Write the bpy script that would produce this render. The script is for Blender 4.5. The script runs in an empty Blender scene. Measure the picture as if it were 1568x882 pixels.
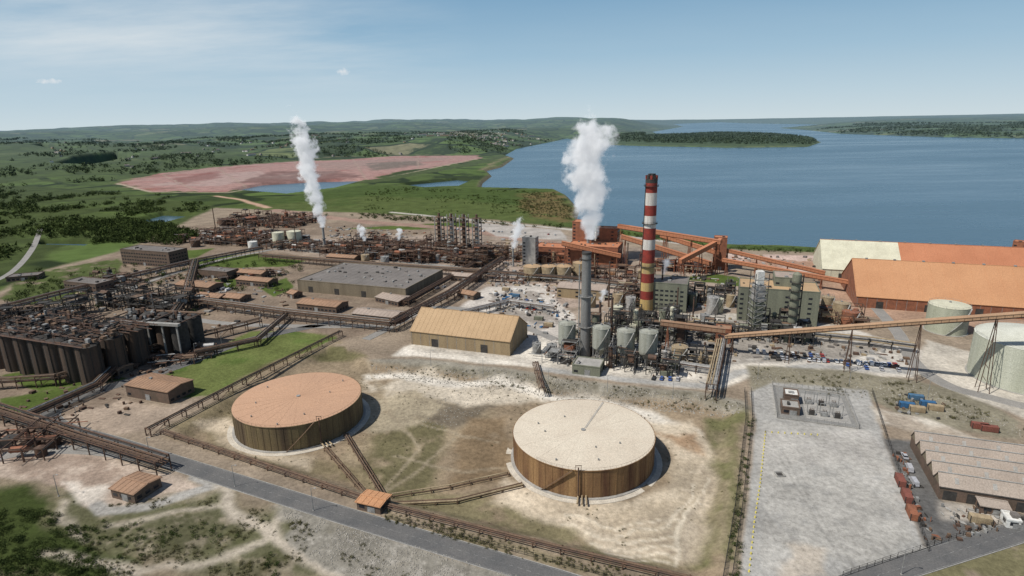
import bpy, math, random
import numpy as np
from mathutils import Vector, Matrix, Euler
R=math.radians
sc=bpy.context.scene
random.seed(7); np.random.seed(7)
# ---------------------------------------------------------------- camera / image pixels to world
H=130.0; FPX=905.0; PITCH=math.atan(253/FPX); ROLL=R(-1.1)
cam=bpy.data.cameras.new("camera"); co=bpy.data.objects.new("camera",cam); sc.collection.objects.link(co)
RM=Euler((math.pi/2-PITCH,0,0)).to_matrix()@Matrix.Rotation(ROLL,3,'Z')
co.matrix_world=Matrix.Translation((0,0,H))@RM.to_4x4()
cam.sensor_width=36; cam.lens=36*FPX/1568; cam.clip_start=1; cam.clip_end=120000
sc.camera=co
try:
    sc.view_settings.view_transform='Standard'; sc.view_settings.look='None'; sc.view_settings.exposure=0
except Exception: pass
# image pixel coordinates, cast through the camera -> world position on the plane of height z
def G(u,v,z=0.0):
    d=RM@Vector(((u-784)/FPX,-(v-441)/FPX,-1))
    if d.z>-0.0026: d.z=-0.0026
    t=(z-H)/d.z
    return (d.x*t,d.y*t)
def ZAT(P,v):
    k=(441-v)/FPX
    w=RM.col[1]+k*RM.col[2]
    return H-(w.x*P[0]+w.y*P[1])/w.z
ROT=R(-20)
BZ=-3.5; WZ=-6.0
# ---------------------------------------------------------------- materials
def nodes(name):
    m=bpy.data.materials.new(name); m.use_nodes=True
    nt=m.node_tree; b=nt.nodes["Principled BSDF"]; return m,nt,b
def N(nt,t,**k):
    n=nt.nodes.new(t)
    for a,v in k.items(): setattr(n,a,v)
    return n
def mix(nt,fac,a,b,bt='MIX'):
    n=nt.nodes.new('ShaderNodeMix'); n.data_type='RGBA'; n.blend_type=bt
    for s,v in ((n.inputs[0],fac),(n.inputs[6],a),(n.inputs[7],b)):
        if isinstance(v,bpy.types.NodeSocket): nt.links.new(v,s)
        elif isinstance(v,(tuple,list)): s.default_value=(*v[:3],1)
        else: s.default_value=v
    return n.outputs[2]
def rng_(nt,val,a,b,c=0,d=1):
    n=nt.nodes.new('ShaderNodeMapRange'); nt.links.new(val,n.inputs[0])
    for i,x in enumerate((a,b,c,d)): n.inputs[i+1].default_value=x
    return n.outputs[0]
def noise(nt,vec,s,det=4,ro=.6):
    n=nt.nodes.new('ShaderNodeTexNoise'); n.inputs['Scale'].default_value=s; n.inputs['Detail'].default_value=det
    n.inputs['Roughness'].default_value=ro
    nt.links.new(vec,n.inputs['Vector']); return n.outputs['Fac']
MATS={}
def M(name,c,c2=None,s=.25,rough=.75,streak=False,metal=0.0,sharp=.14):
    if name in MATS: return MATS[name]
    m,nt,b=nodes(name)
    if c2 is None: c2=tuple(x*.62 for x in c)
    tc=N(nt,'ShaderNodeTexCoord'); vec=tc.outputs['Object']
    if streak:
        mp=N(nt,'ShaderNodeMapping'); mp.inputs['Scale'].default_value=(1,1,.07); nt.links.new(vec,mp.inputs[0]); vec2=mp.outputs[0]
    else: vec2=vec
    f=rng_(nt,noise(nt,vec2,s,6,.65),.5-sharp,.5+sharp)
    col=mix(nt,f,c,c2)
    f2=rng_(nt,noise(nt,vec,2.2,3),.3,.7,.75,1.15)
    cc=nt.nodes.new('ShaderNodeCombineXYZ')
    for i in range(3): nt.links.new(f2,cc.inputs[i])
    col=mix(nt,1.0,col,cc.outputs[0],'MULTIPLY')
    nt.links.new(col,b.inputs['Base Color'])
    b.inputs['Roughness'].default_value=rough; b.inputs['Metallic'].default_value=metal
    b.inputs['Specular IOR Level'].default_value=.3
    MATS[name]=m; return m
rust=M('rusted_steel',(.14,.08,.052),(.065,.045,.037),.4)
rust2=M('red_oxide_paint',(.29,.115,.062),(.18,.075,.045),.3)
dark=M('dark_steel',(.06,.055,.05),(.03,.028,.026),.5)
blackr=M('soot_stained_steel',(.040,.034,.030),(.10,.065,.045),.25,streak=True)
steel=M('galvanised_steel',(.31,.31,.30),(.17,.165,.155),.5,rough=.55)
lag=M('aluminium_lagging',(.46,.45,.43),(.27,.25,.23),.4,rough=.45,metal=.2)
brownp=M('brown_pipe',(.18,.115,.075),(.11,.075,.05),.3)
tanp=M('tan_pipe',(.38,.30,.19),(.25,.19,.12),.3)
concrete=M('concrete',(.36,.345,.32),(.25,.24,.22),.2)
cream=M('cream_paint',(.58,.56,.43),(.48,.46,.35),.12)
white=M('white_paint',(.72,.72,.69),(.5,.48,.44),.2)
tanroof=M('tan_sheet_roof',(.43,.295,.17),(.37,.25,.14),.06)
brownroof=M('brown_sheet_roof',(.33,.20,.125),(.25,.155,.10),.12)
orangeroof=M('orange_sheet_roof',(.47,.245,.125),(.42,.21,.105),.03)
orangeroof2=M('orange_roof_old',(.45,.19,.10),(.38,.155,.08),.03)
greyroof=M('grey_fibre_roof',(.135,.12,.108),(.185,.165,.15),.06)
pinkroof=M('faded_sheet_roof',(.37,.30,.25),(.30,.24,.20),.10)
shedroof=M('beige_fibre_roof',(.36,.30,.25),(.295,.245,.205),.05)
tanwall=M('tan_sheet_wall',(.32,.24,.14),(.25,.185,.11),.2,streak=True)
dimwall=M('dull_beige_wall',(.22,.18,.125),(.16,.13,.09),.2,streak=True)
brownwall=M('brown_brick_wall',(.15,.10,.075),(.10,.075,.055),.3)
greenwall=M('green_grey_wall',(.20,.205,.15),(.135,.14,.105),.2,streak=True)
glass=M('window_glass',(.03,.035,.04),(.02,.02,.025),.5,rough=.15)
redp=M('red_paint',(.27,.04,.028),(.16,.032,.025),.3); whitep=M('stack_white',(.62,.60,.56),(.42,.38,.34),.3,streak=True)
yelp=M('faded_yellow_paint',(.48,.34,.13),(.30,.22,.12),.3,streak=True)
bluep=M('blue_paint',(.04,.13,.27),(.03,.09,.17),.3)
tankwall=M('tank_wall_weathered',(.29,.175,.08),(.105,.05,.026),.16,streak=True,sharp=.12)
tankwall2=M('tank_wall_green_stain',(.185,.14,.07),(.075,.052,.032),.14,streak=True,sharp=.13)
roofA=M('tank_roof_pink',(.47,.285,.18),(.43,.262,.168),.035)
roofB=M('tank_roof_pale',(.60,.53,.425),(.53,.455,.36),.05)
asphalt=M('asphalt',(.095,.095,.095),(.13,.125,.12),.1,rough=.9)
asph2=M('pale_asphalt',(.21,.20,.185),(.27,.255,.235),.08,rough=.9)
sand=M('pale_ring',(.55,.50,.42),(.42,.375,.31),.2)
stackm=M('stack_steel_grey',(.20,.205,.20),(.13,.12,.115),.25,streak=True,rough=.5)
rockm=M('quarry_rock',(.36,.335,.29),(.24,.22,.19),.4)
tyre=M('tyre_rubber',(.02,.02,.02))
carm=[M('car_'+n,c,tuple(x*.9 for x in c),rough=.3) for n,c in (('white',(.7,.7,.7)),('silver',(.4,.4,.42)),('blue',(.05,.1,.3)),('red',(.35,.04,.03)),('black',(.03,.03,.03)),('grey',(.2,.2,.21)))]
# ---------------------------------------------------------------- mesh builder
def add(a,b,s=1): return (a[0]+b[0]*s,a[1]+b[1]*s,a[2]+b[2]*s)
class B:
    def __init__(s): s.v=[];s.f=[];s.m=[];s.mats=[];s.sm={}
    def mi(s,mat):
        if mat not in s.mats: s.mats.append(mat)
        return s.mats.index(mat)
    def para(s,c,a,b,d,mat):
        i=len(s.v); k=s.mi(mat)
        for z in (-1,1):
            for x,y in ((-1,-1),(1,-1),(1,1),(-1,1)):
                s.v.append((c[0]+a[0]*x+b[0]*y+d[0]*z,c[1]+a[1]*x+b[1]*y+d[1]*z,c[2]+a[2]*x+b[2]*y+d[2]*z))
        for q in ((3,2,1,0),(4,5,6,7),(0,1,5,4),(1,2,6,5),(2,3,7,6),(3,0,4,7)):
            s.f.append(tuple(i+t for t in q)); s.m.append(k)
    def box(s,x,y,z0,lx,ly,h,mat,ang=ROT):
        c,n=math.cos(ang),math.sin(ang)
        s.para((x,y,z0+h/2),(c*lx/2,n*lx/2,0),(-n*ly/2,c*ly/2,0),(0,0,h/2),mat)
    def beam(s,p,q,w,mat,h=None):
        h=h or w; p=Vector(p);q=Vector(q); d=q-p; L=d.length
        if L<1e-4: return
        u=d/L; up=Vector((0,0,1)) if abs(u.z)<.95 else Vector((1,0,0))
        a=u.cross(up).normalized(); b=a.cross(u)
        s.para(tuple((p+q)/2),tuple(d/2),tuple(a*w/2),tuple(b*h/2),mat)
    def tube(s,p,q,r,mat,n=6,r2=None,cap=True):
        p=Vector(p);q=Vector(q);d=(q-p); u=d.normalized(); up=Vector((0,0,1)) if abs(u.z)<.95 else Vector((1,0,0))
        a=u.cross(up).normalized(); b=a.cross(u); i=len(s.v);k=s.mi(mat); r2=r if r2 is None else r2
        rings=[]
        for P,rr in ((p,r),(q,r2)):
            rg=[tuple(P+a*(math.cos(2*math.pi*j/n)*rr)+b*(math.sin(2*math.pi*j/n)*rr)) for j in range(n)]
            rings.append(rg); s.v+=rg
        for j in range(n):
            j2=(j+1)%n
            if n>=8: s.sm[len(s.f)]=1
            s.f.append((i+j,i+j2,i+n+j2,i+n+j)); s.m.append(k)
        if cap:
            i=len(s.v); s.v+=rings[0]+rings[1]
            s.f.append(tuple(i+j for j in range(n))[::-1]); s.m.append(k)
            s.f.append(tuple(i+n+j for j in range(n))); s.m.append(k)
    def cyl(s,x,y,z0,r,h,mat,n=14,r2=None,cap=True): s.tube((x,y,z0),(x,y,z0+h),r,mat,n,r2,cap)
    def poly(s,pts,mat):
        i=len(s.v); s.v+= [tuple(p) for p in pts]; s.f.append(tuple(range(i,i+len(pts)))); s.m.append(s.mi(mat))
    def out(s,name,smooth=0):
        xs=[p[0] for p in s.v]; ys=[p[1] for p in s.v]; zs=[p[2] for p in s.v]
        o=((min(xs)+max(xs))/2,(min(ys)+max(ys))/2,min(zs))
        me=bpy.data.meshes.new(name); me.from_pydata([(a-o[0],b-o[1],c-o[2]) for a,b,c in s.v],[],s.f)
        for m in s.mats: me.materials.append(m)
        me.polygons.foreach_set('material_index',s.m)
        me.polygons.foreach_set('use_smooth',[i in s.sm for i in range(len(s.f))])
        me.update()
        ob=bpy.data.objects.new(name,me); ob.location=o; sc.collection.objects.link(ob); return ob
class F:
    def __init__(s,fl,fr,z=0,snap=True,ang=None):
        s.P=G(*fl,z); Q=G(*fr,z); a=math.atan2(Q[1]-s.P[1],Q[0]-s.P[0])
        if ang is not None: a2=ang
        else: a2=ROT if (snap and abs(a-ROT)<R(14)) else a
        s.L=math.hypot(Q[0]-s.P[0],Q[1]-s.P[1])*max(.5,math.cos(a-a2)); s.a=a2
        s.e=(math.cos(a2),math.sin(a2)); s.n=(-s.e[1],s.e[0]); s.z=z
    def __call__(s,x,y,z=0): return (s.P[0]+s.e[0]*x+s.n[0]*y,s.P[1]+s.e[1]*x+s.n[1]*y,s.z+z)
    def dep(s,px):
        q=G(*px,s.z); return (q[0]-s.P[0])*s.n[0]+(q[1]-s.P[1])*s.n[1]
def fbox(b,f,x,y,z,lx,ly,h,mat):
    p=f(x+lx/2,y+ly/2,z); b.box(p[0],p[1],p[2],lx,ly,h,mat,f.a)
def rail(b,pts,mat,h=1.1,st=4):
    for p,q in zip(pts[:-1],pts[1:]):
        for k in (.55,1.1): b.beam(add(p,(0,0,k)),add(q,(0,0,k)),.08,mat)
        n=max(1,int(math.dist(p,q)/st))
        for i in range(n+1):
            t=i/n; r=tuple(p[j]*(1-t)+q[j]*t for j in range(3)); b.beam(r,add(r,(0,0,h)),.08,mat)
# ---------------------------------------------------------------- building types
def bldg(name,fl,fr,W=None,br=None,h=None,eave=None,roof='gable',rise=3,rm=brownroof,wm=brownwall,win=1,z=0,rib=5,snap=True,lend=None):
    f=F(fl,fr,z,snap); L=f.L
    if br: W=f.dep(br)
    if eave: h=ZAT(f.P,eave)-z
    b=B(); fbox(b,f,0,0,-.3,L,W,h+.3,wm)
    if roof=='gable':
        ov=.5
        for sgn in (0,1):
            y0=-ov if sgn==0 else W+ov; z0=h-rise*ov/(W/2)
            p=[f(-ov,y0,z0),f(L+ov,y0,z0),f(L+ov,W/2,h+rise),f(-ov,W/2,h+rise)]
            c=tuple(sum(q[i] for q in p)/4 for i in range(3))
            a=tuple((p[1][i]-p[0][i])/2 for i in range(3)); bb=tuple((p[3][i]-p[0][i])/2 for i in range(3))
            if lend:
                k=lend/L; 
                b.para(add(c,a,-(1-k)),tuple(x*k for x in a),bb,(0,0,.15),cream); b.para(add(c,a,k),tuple(x*(1-k) for x in a),bb,(0,0,.15),rm)
            else: b.para(c,a,bb,(0,0,.15),rm)
            n=int(L/rib)
            for i in range(n+1):
                x=L*i/max(n,1); q0=f(x,y0,z0+.2); q1=f(x,W/2,h+rise+.2); b.beam(q0,q1,.12,cream if (lend and x<lend) else rm,.1)
        for x in (0,L):
            b.poly([f(x,0,h-.01),f(x,W,h-.01),f(x,W/2,h+rise-.02)],cream if (lend and x==0) else wm)
        b.beam(f(-ov,W/2,h+rise+.18),f(L+ov,W/2,h+rise+.18),.6,rm,.25)
        for i in range(int(L/18)):
            p=f(9+i*18,W/2,h+rise+.1); b.box(p[0],p[1],p[2],1.6,1.0,.9,steel,f.a)
    else:
        for (x,y,lx,ly) in ((-.15,-.15,L+.3,.5),(-.15,W-.35,L+.3,.5),(-.15,.35,.5,W-.7),(L-.35,.35,.5,W-.7)):
            fbox(b,f,x,y,h,lx,ly,.55,wm)
        fbox(b,f,.36,.36,h,L-.72,W-.72,.12,rm)
        rg=random.Random(int(L*10))
        for i in range(int(L*W/160)+1):
            x=rg.uniform(1.5,max(2,L-4)); y=rg.uniform(1.5,max(2,W-4)); fbox(b,f,x,y,h+.1,rg.uniform(1,2.6),rg.uniform(1,2.6),rg.uniform(.4,1.3),rg.choice([steel,concrete,dark,dark,greyroof]))
        for i in range(1,int(L/rib)): fbox(b,f,i*rib,.5,h+.12,.15,W-1,.06,rm)
    if win:
        st=max(1,int((h-.6)/3.3))
        for s_ in range(st):
            zz=1.1+s_*3.3
            n=int(L/3.4)
            for i in range(n):
                if win==2 and i%4: continue
                fbox(b,f,.9+i*3.4,-.05,zz,2.2,.05,1.3,glass); 
            n=int(W/3.4)
            for i in range(n):
                for xx in (-.05,L): fbox(b,f,xx,.9+i*3.4,zz,.05,2.0,1.3,glass)
        fbox(b,f,L*.45,-.08,0,3,.08,min(3.2,h*.7),steel)
    else:
        n=max(1,int(L/25))
        for i in range(n): fbox(b,f,L*(i+.5)/n-2.2,-.08,0,4.4,.08,min(5,h*.7),dark)
        for i in range(int(L/6)): fbox(b,f,i*6+.5,-.06,0,.2,.06,h-.1,steel if wm is not dimwall else dimwall)
        for i in range(int(W/6)):
            for xx in (-.06,L): fbox(b,f,xx,i*6+.5,0,.06,.2,h-.1,steel if wm is not dimwall else dimwall)
    return b.out(name)
def rack(name,pts,h=6,w=5,z=0,lev=2,pm=None,r=(.15,.45),np_=6,step=9,fm=rust,seed=0):
    rg=random.Random(seed+len(pts)*7+int(pts[0][0])); b=B(); pm=pm or [rust,brownp,brownp,dark,steel,rust]
    P=[G(*p,z) for p in pts]
    offs=[]
    for l in range(lev):
        hh=h-l*min(2.6,h*.4)
        x=-w/2+.4
        while x<w/2-.2:
            rr=rg.uniform(*r); offs.append((x+rr,hh+rr+.15,rr,rg.choice(pm))); x+=2*rr+rg.uniform(.2,.9)
    for p,q in zip(P[:-1],P[1:]):
        L=math.dist(p,q); e=((q[0]-p[0])/L,(q[1]-p[1])/L); n=(-e[1],e[0]); k=max(1,int(L/step))
        for i in range(k+1):
            x=p[0]+e[0]*L*i/k; y=p[1]+e[1]*L*i/k
            for s_ in (-1,1):
                b.beam((x+n[0]*s_*w/2,y+n[1]*s_*w/2,z-.3),(x+n[0]*s_*w/2,y+n[1]*s_*w/2,z+h+.4),.35,fm)
            for l in range(lev):
                hh=z+h-l*min(2.6,h*.4); b.beam((x-n[0]*w/2,y-n[1]*w/2,hh),(x+n[0]*w/2,y+n[1]*w/2,hh),.3,fm)
            if i%4==0 and h>3 and i<k:
                x2=p[0]+e[0]*L*(i+1)/k; y2=p[1]+e[1]*L*(i+1)/k
                b.beam((x+n[0]*w/2,y+n[1]*w/2,z),(x2+n[0]*w/2,y2+n[1]*w/2,z+h),.18,fm)
                b.beam((x-n[0]*w/2,y-n[1]*w/2,z),(x2-n[0]*w/2,y2-n[1]*w/2,z+h),.18,fm)
        for s_ in (-1,1):
            b.beam((p[0]+n[0]*s_*w/2,p[1]+n[1]*s_*w/2,z+h),(q[0]+n[0]*s_*w/2,q[1]+n[1]*s_*w/2,z+h),.3,fm)
        for o,hh,rr,mm in offs:
            b.tube((p[0]+n[0]*o,p[1]+n[1]*o,z+hh),(q[0]+n[0]*o,q[1]+n[1]*o,z+hh),rr,mm,6)
    return b.out(name)
def unit(name,fl,fr,W,hm,seed=1,dens=.8,fm=rust,pal=None,cell=8,tall=.15,W_br=None):
    f=F(fl,fr); L=f.L; rg=random.Random(seed); b=B(); pal=pal or [rust,dark,rust2,brownp,lag,steel]
    nx=max(1,round(L/cell)); ny=max(1,round(W/cell)); cx=L/nx; cy=W/ny
    for i in range(nx):
        for j in range(ny):
            if rg.random()>dens: continue
            x,y=i*cx,j*cy; hh=hm*rg.uniform(.35,1); 
            if rg.random()<tall: hh*=1.5
            nl=max(1,int(hh/4.2))
            for (a,c) in ((0,0),(1,0),(0,1),(1,1)):
                p=f(x+a*cx*.96,y+c*cy*.96,0); b.beam(p,add(p,(0,0,hh)),.38,fm)
            for l in range(1,nl+1):
                z=hh*l/nl
                for (a,c,a2,c2) in ((0,0,1,0),(0,1,1,1),(0,0,0,1),(1,0,1,1)):
                    b.beam(f(x+a*cx*.96,y+c*cy*.96,z),f(x+a2*cx*.96,y+c2*cy*.96,z),.3,fm,.4)
                if rg.random()<.45: fbox(b,f,x+.3,y+.3,z-.1,cx*.9,cy*rg.uniform(.4,.9),.12,rg.choice([dark,brownp,fm]))
                if rg.random()<.5:
                    q0=f(x,y,z);q1=f(x+cx*.96,y,z); b.beam(add(q0,(0,0,1.1)),add(q1,(0,0,1.1)),.1,fm); b.beam(add(q0,(0,0,.6)),add(q1,(0,0,.6)),.1,fm)
                if rg.random()<.4: b.beam(f(x,y,z-hh/nl),f(x+cx*.96,y,z),.16,fm)
            k=rg.random(); mm=rg.choice(pal)
            p=f(x+cx/2,y+cy/2,0)
            if k<.35:
                r=rg.uniform(1.1,cx*.36); h2=hh*rg.uniform(.6,1.15); b.cyl(p[0],p[1],.0,r,h2,mm,12); b.cyl(p[0],p[1],h2,r,r*.4,mm,12,r*.2)
            elif k<.6:
                r=rg.uniform(.9,1.7); z=hh*rg.uniform(.3,1)+r; b.tube(f(x+.5,y+cy/2,z),f(x+cx-.8,y+cy/2,z),r,mm,10)
            elif k<.8: fbox(b,f,x+1,y+1,hh*rg.choice([0,.5]),cx*.6,cy*.6,rg.uniform(2,4.5),mm)
            for t in range(rg.randint(2,5)):
                z=rg.uniform(1,hh+1); o=rg.uniform(.3,cy*.9); r=rg.uniform(.1,.32); mm=rg.choice(pal)
                if rg.random()<.5: b.tube(f(x-rg.uniform(0,cx),y+o,z),f(x+cx*rg.uniform(.6,1.9),y+o,z),r,mm,5,cap=False)
                else: b.tube(f(x+o,y-rg.uniform(0,cy*.5),z),f(x+o,y+cy*rg.uniform(.6,1.5),z),r,mm,5,cap=False)
            if rg.random()<.5:
                q=f(x+rg.uniform(1,cx-1),y+rg.uniform(1,cy-1),0); b.cyl(q[0],q[1],0,rg.uniform(.15,.4),hh*rg.uniform(1,1.35),rg.choice(pal),6)
    return b.out(name)
def tank(name,u,v,r,h,wm,rm=None,z=0,dome=.12,legs=False):
    x,y=G(u,v,z); b=B(); rm=rm or wm; z0=z
    if legs:
        lh=h*.38
        for i in range(6):
            t=i*math.pi/3; b.beam((x+r*.9*math.cos(t),y+r*.9*math.sin(t),z),(x+r*.9*math.cos(t),y+r*.9*math.sin(t),z+lh+1),.5,steel)
            t2=t+math.pi/3; b.beam((x+r*.9*math.cos(t),y+r*.9*math.sin(t),z+.2),(x+r*.9*math.cos(t2),y+r*.9*math.sin(t2),z+lh),.2,steel)
        b.cyl(x,y,z+lh*.3,r*.15,lh*.7,wm,20,r); z0=z+lh; h=h-lh
    else: b.cyl(x,y,z,r+.8,.25,concrete,28)
    b.cyl(x,y,z0,r,h,wm,28)
    for k in range(1,int(h/3)): b.cyl(x,y,z0+k*3,r+.05,.12,wm,28)
    b.cyl(x,y,z0+h,r+.12,r*dome,rm,28,r*.08)
    b.cyl(x,y,z0+h+r*dome,.6,.8,steel,8)
    pts=[(x+(r-.1)*math.cos(t*math.pi/8),y+(r-.1)*math.sin(t*math.pi/8),z0+h) for t in range(17)]
    for p,q in zip(pts[:-1],pts[1:]):
        b.beam(add(p,(0,0,1.1)),add(q,(0,0,1.1)),.09,steel); b.beam(p,add(p,(0,0,1.1)),.08,steel)
    n=18
    for i in range(n):
        t=-2.2+i*.07; t2=t+.07; b.beam((x+(r+.5)*math.cos(t),y+(r+.5)*math.sin(t),z0+h*i/n),(x+(r+.5)*math.cos(t2),y+(r+.5)*math.sin(t2),z0+h*(i+1)/n),.7,steel,.12)
    return b.out(name,1)
def gallery(name,g0,v0,g1,v1,w=4,hh=3.2,mat=orangeroof2,step=22,leg=rust2,ls=.4):
    P=G(*g0);Q=G(*g1); z0=ZAT(P,v0); z1=ZAT(Q,v1); b=B()
    p=Vector((*P,z0)); q=Vector((*Q,z1)); b.beam(p,q,w,mat,hh)
    b.beam(p+Vector((0,0,hh/2+.15)),q+Vector((0,0,hh/2+.15)),w+.5,mat,.25)
    b.beam(p-Vector((0,0,hh/2+.4)),q-Vector((0,0,hh/2+.4)),w*.8,leg,.5)
    L=(q-p).length; n=max(1,int(L/step)); e=(q-p).normalized(); s=Vector((-e.y,e.x,0)).normalized()
    for i in range(n+1):
        c=p.lerp(q,(i+.15)/(n+.3))
        if c.z<hh: continue
        for k in (-1,1):
            for ee in (-1,1):
                a=c+s*k*w*.4-Vector((0,0,hh/2+.6)); g=c+s*k*(w*.4+c.z*.05)+Vector((e.x,e.y,0))*ee*c.z*.06; g.z=-.2
                b.beam(a,g,ls,leg)
        nl=max(1,int(c.z/7))
        for l in range(1,nl+1):
            t=l/(nl+1); zz=c.z*t; o=w*.4+(c.z-zz)*.05
            a=c+s*o; d=c-s*o; a.z=zz; d.z=zz; b.beam(a,d,.2,leg)
    for i in range(int(L/3)):
        c=p.lerp(q,(i+.5)/int(L/3)); b.para(tuple(c),tuple(e*.08),tuple(s*(w/2+.06)),(0,0,hh/2),leg)
    return b.out(name)
# ---------------------------------------------------------------- numpy helpers
def hsh(ix,iy,sd):
    n=(ix.astype(np.int64)*374761393+iy.astype(np.int64)*668265263+sd*144269504)&0xffffffff
    n=((n^(n>>13))*1274126177)&0xffffffff; n=n^(n>>16); return n/4294967296.0
def vn(x,y,sd=0):
    ix=np.floor(x);iy=np.floor(y);fx=x-ix;fy=y-iy;fx=fx*fx*(3-2*fx);fy=fy*fy*(3-2*fy)
    return (hsh(ix,iy,sd)*(1-fx)+hsh(ix+1,iy,sd)*fx)*(1-fy)+(hsh(ix,iy+1,sd)*(1-fx)+hsh(ix+1,iy+1,sd)*fx)*fy
def fbm(x,y,sd=0,o=4):
    r=0;a=.5;t=0
    for i in range(o): r=r+a*vn(x,y,sd+i*17);t+=a;a*=.55;x=x*2.03+3.1;y=y*2.03+1.7
    return r/t
def ss(a,b,x):
    t=np.clip((x-a)/(b-a),0,1); return t*t*(3-2*t)
def sdf(poly,x,y,margin=60,closed=True):
    P=np.array(poly); out=np.full(x.shape,1e6)
    m=(x>P[:,0].min()-margin)&(x<P[:,0].max()+margin)&(y>P[:,1].min()-margin)&(y<P[:,1].max()+margin)
    if not m.any(): return out
    X=x[m];Y=y[m]; d=np.full(X.shape,1e12); ins=np.zeros(X.shape,bool); n=len(P)
    for i in range(n if closed else n-1):
        a=P[i];b=P[(i+1)%n]; e=b-a; wx=X-a[0];wy=Y-a[1]; L=max(e@e,1e-9)
        t=np.clip((wx*e[0]+wy*e[1])/L,0,1); d=np.minimum(d,(wx-e[0]*t)**2+(wy-e[1]*t)**2)
        if closed and a[1]!=b[1]:
            c=((a[1]>Y)!=(b[1]>Y))&(X<(b[0]-a[0])*(Y-a[1])/(b[1]-a[1])+a[0]); ins^=c
    d=np.sqrt(d); out[m]=np.where(ins,-d,d); return out
def px(l,z=0): return [G(u,v,z) for u,v in l]
WATER=px([(1950,400),(1568,392),(1262,386),(1200,382),(1110,380),(1000,364),(890,347),(882,335),(886,322),(868,302),(850,293),(735,290),(738,281),(752,270),(744,262),(768,256),(786,243),(772,238),(790,228),(840,218),(868,212),(900,217),(935,222),(1000,224),(1120,226),(1235,225),(1256,218),(1240,211),(1190,206),(1110,204),(1040,205),(1012,208),(998,202),(1045,194),(1030,190),(1100,187.0),(1150,189),(1275,191),(1262,194),(1195,196),(1245,200),(1290,205),(1440,210),(1568,212),(1950,215)],WZ)
PONDS=[px(p,WZ) for p in ([(612,285),(650,290),(700,288),(722,278),(700,276),(650,281)],[(90,263),(140,264),(215,249),(180,247),(120,254)],[(355,293),(440,300),(510,291),(562,277),(480,279),(400,284)],[(60,380),(130,382),(147,374),(70,373)],[(200,343),(250,346),(300,332),(250,330)],[(40,246),(80,247),(120,243),(70,242)])]
MUD=[(180,280),(240,266),(330,256),(450,247),(520,245),(600,239),(730,238),(735,243),(700,250),(660,257),(610,262),(570,275),(500,276),(400,285),(345,294),(230,293)]
MUDW=px(MUD)
BASIN=px([(255,668),(300,640),(400,575),(500,530),(552,540),(562,552),(640,553),(760,563),(900,588),(1060,600),(1138,622),(1122,780),(1105,905),(1000,876),(760,815),(590,772)])
def height(x,y):
    r=np.hypot(x,y); az=x/np.maximum(y,1)
    u=784+905*az
    A=np.interp(u,[-400,0,150,350,600,780,950,1060,1130,1300,1568,2000],[85,95,140,170,165,150,140,90,62,62,70,75])
    F2=np.interp(u,[0,780,930,1010,2000],[1,1,.7,.2,.2])
    n=fbm(x/2600+5,y/2600,3,5); n2=fbm(x/700,y/700,9,4)
    h=A*ss(3500,12000,r)*(.55+.6*n)+ F2*120*ss(1900,4200,r)*np.clip(n-.40,0,1)*1.6+22*F2*ss(1500,2800,r)*n2
    h=np.where((u>985)&(u<1300)&(r<6200),np.minimum(h,6),h)
    dw=sdf(WATER,x,y,4000)
    h=h*ss(0,1,dw/np.maximum(60,r*.10))+ (ss(0,1,dw/np.maximum(30,r*.03))*ss(1500,3000,r))*7
    wd=np.maximum(7,r*.005)
    w=ss(1,-1,dw/wd)
    dm=sdf(MUDW,x,y,500); h=h*ss(20,300,dm)
    for p in PONDS:
        d=sdf(p,x,y,300); w=np.maximum(w,ss(1,-1,d/np.maximum(4,r*.004)))
    h=h*(1-w)-9*w
    db=sdf(BASIN,x,y,60)
    h=h+np.where(db<0,BZ*ss(0,-9,db)+ss(-6,-14,db)*(fbm(x/16,y/16,5,3)-.5)*.9,0)
    return h,dw,w
# ---------------------------------------------------------------- ground
nc,nr=1050,1050
th=np.linspace(-R(62),R(62),nc); rr=np.exp(np.linspace(math.log(110),math.log(60000),nr))
TT,RR=np.meshgrid(th,rr); X=(RR*np.sin(TT)); Y=(RR*np.cos(TT))-40
X=X.ravel();Y=Y.ravel()
Z,DW,WM=height(X,Y)
r_=np.hypot(X,Y)
C=np.zeros((X.size,4)); C[:,:3]=(.10,.125,.045); C[:,3]=1
wx=(fbm(X/22,Y/22,31,5)-.5); wy=(fbm(X/22,Y/22,57,5)-.5)
def paint(pts,col,soft=2,warp=8,z=0,a=0.0,op=1.0,line=None,mot=0.0,ms=9):
    P=px(pts,z)
    x=X+wx*warp*2; y=Y+wy*warp*2
    if line: d=sdf(P,x,y,line+40,False)-line/2
    else: d=sdf(P,x,y,60)
    w=ss(soft,-soft,d)*op
    if mot: w=w*ss(.5-.14-mot*.2,.5+.14-mot*.2,fbm(X/ms,Y/ms,int(abs(pts[0][0]))+3,5)+.15*(1-mot))
    w=w[:,None]; C[:,:3]=C[:,:3]*(1-w)+np.array(col)*w; C[:,3]=C[:,3]*(1-w[:,0])+a*w[:,0]
pale=(.48,.42,.335); wht=(.59,.545,.475); grey=(.35,.34,.32); lawn=(.075,.105,.027); dirt=(.25,.20,.15)
far=lambda l,c,**k: paint(l,c,**{'soft':12,'warp':25,'ms':60,**k})
far([(-300,420),(-300,290),(0,285),(150,290),(330,318),(300,345),(150,360),(60,400),(0,430)],(.04,.055,.018),op=.75,mot=.75)
far([(-300,285),(-300,240),(200,235),(400,240),(180,276),(0,285)],(.045,.062,.022),op=.7,mot=.6)
far([(330,318),(560,282),(735,289),(850,292),(885,325),(880,350),(560,328),(420,318)],(.056,.082,.024))
far([(360,318),(560,300),(700,305),(850,320),(860,345),(560,328)],(.085,.105,.035),op=.7,mot=.6)
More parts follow.
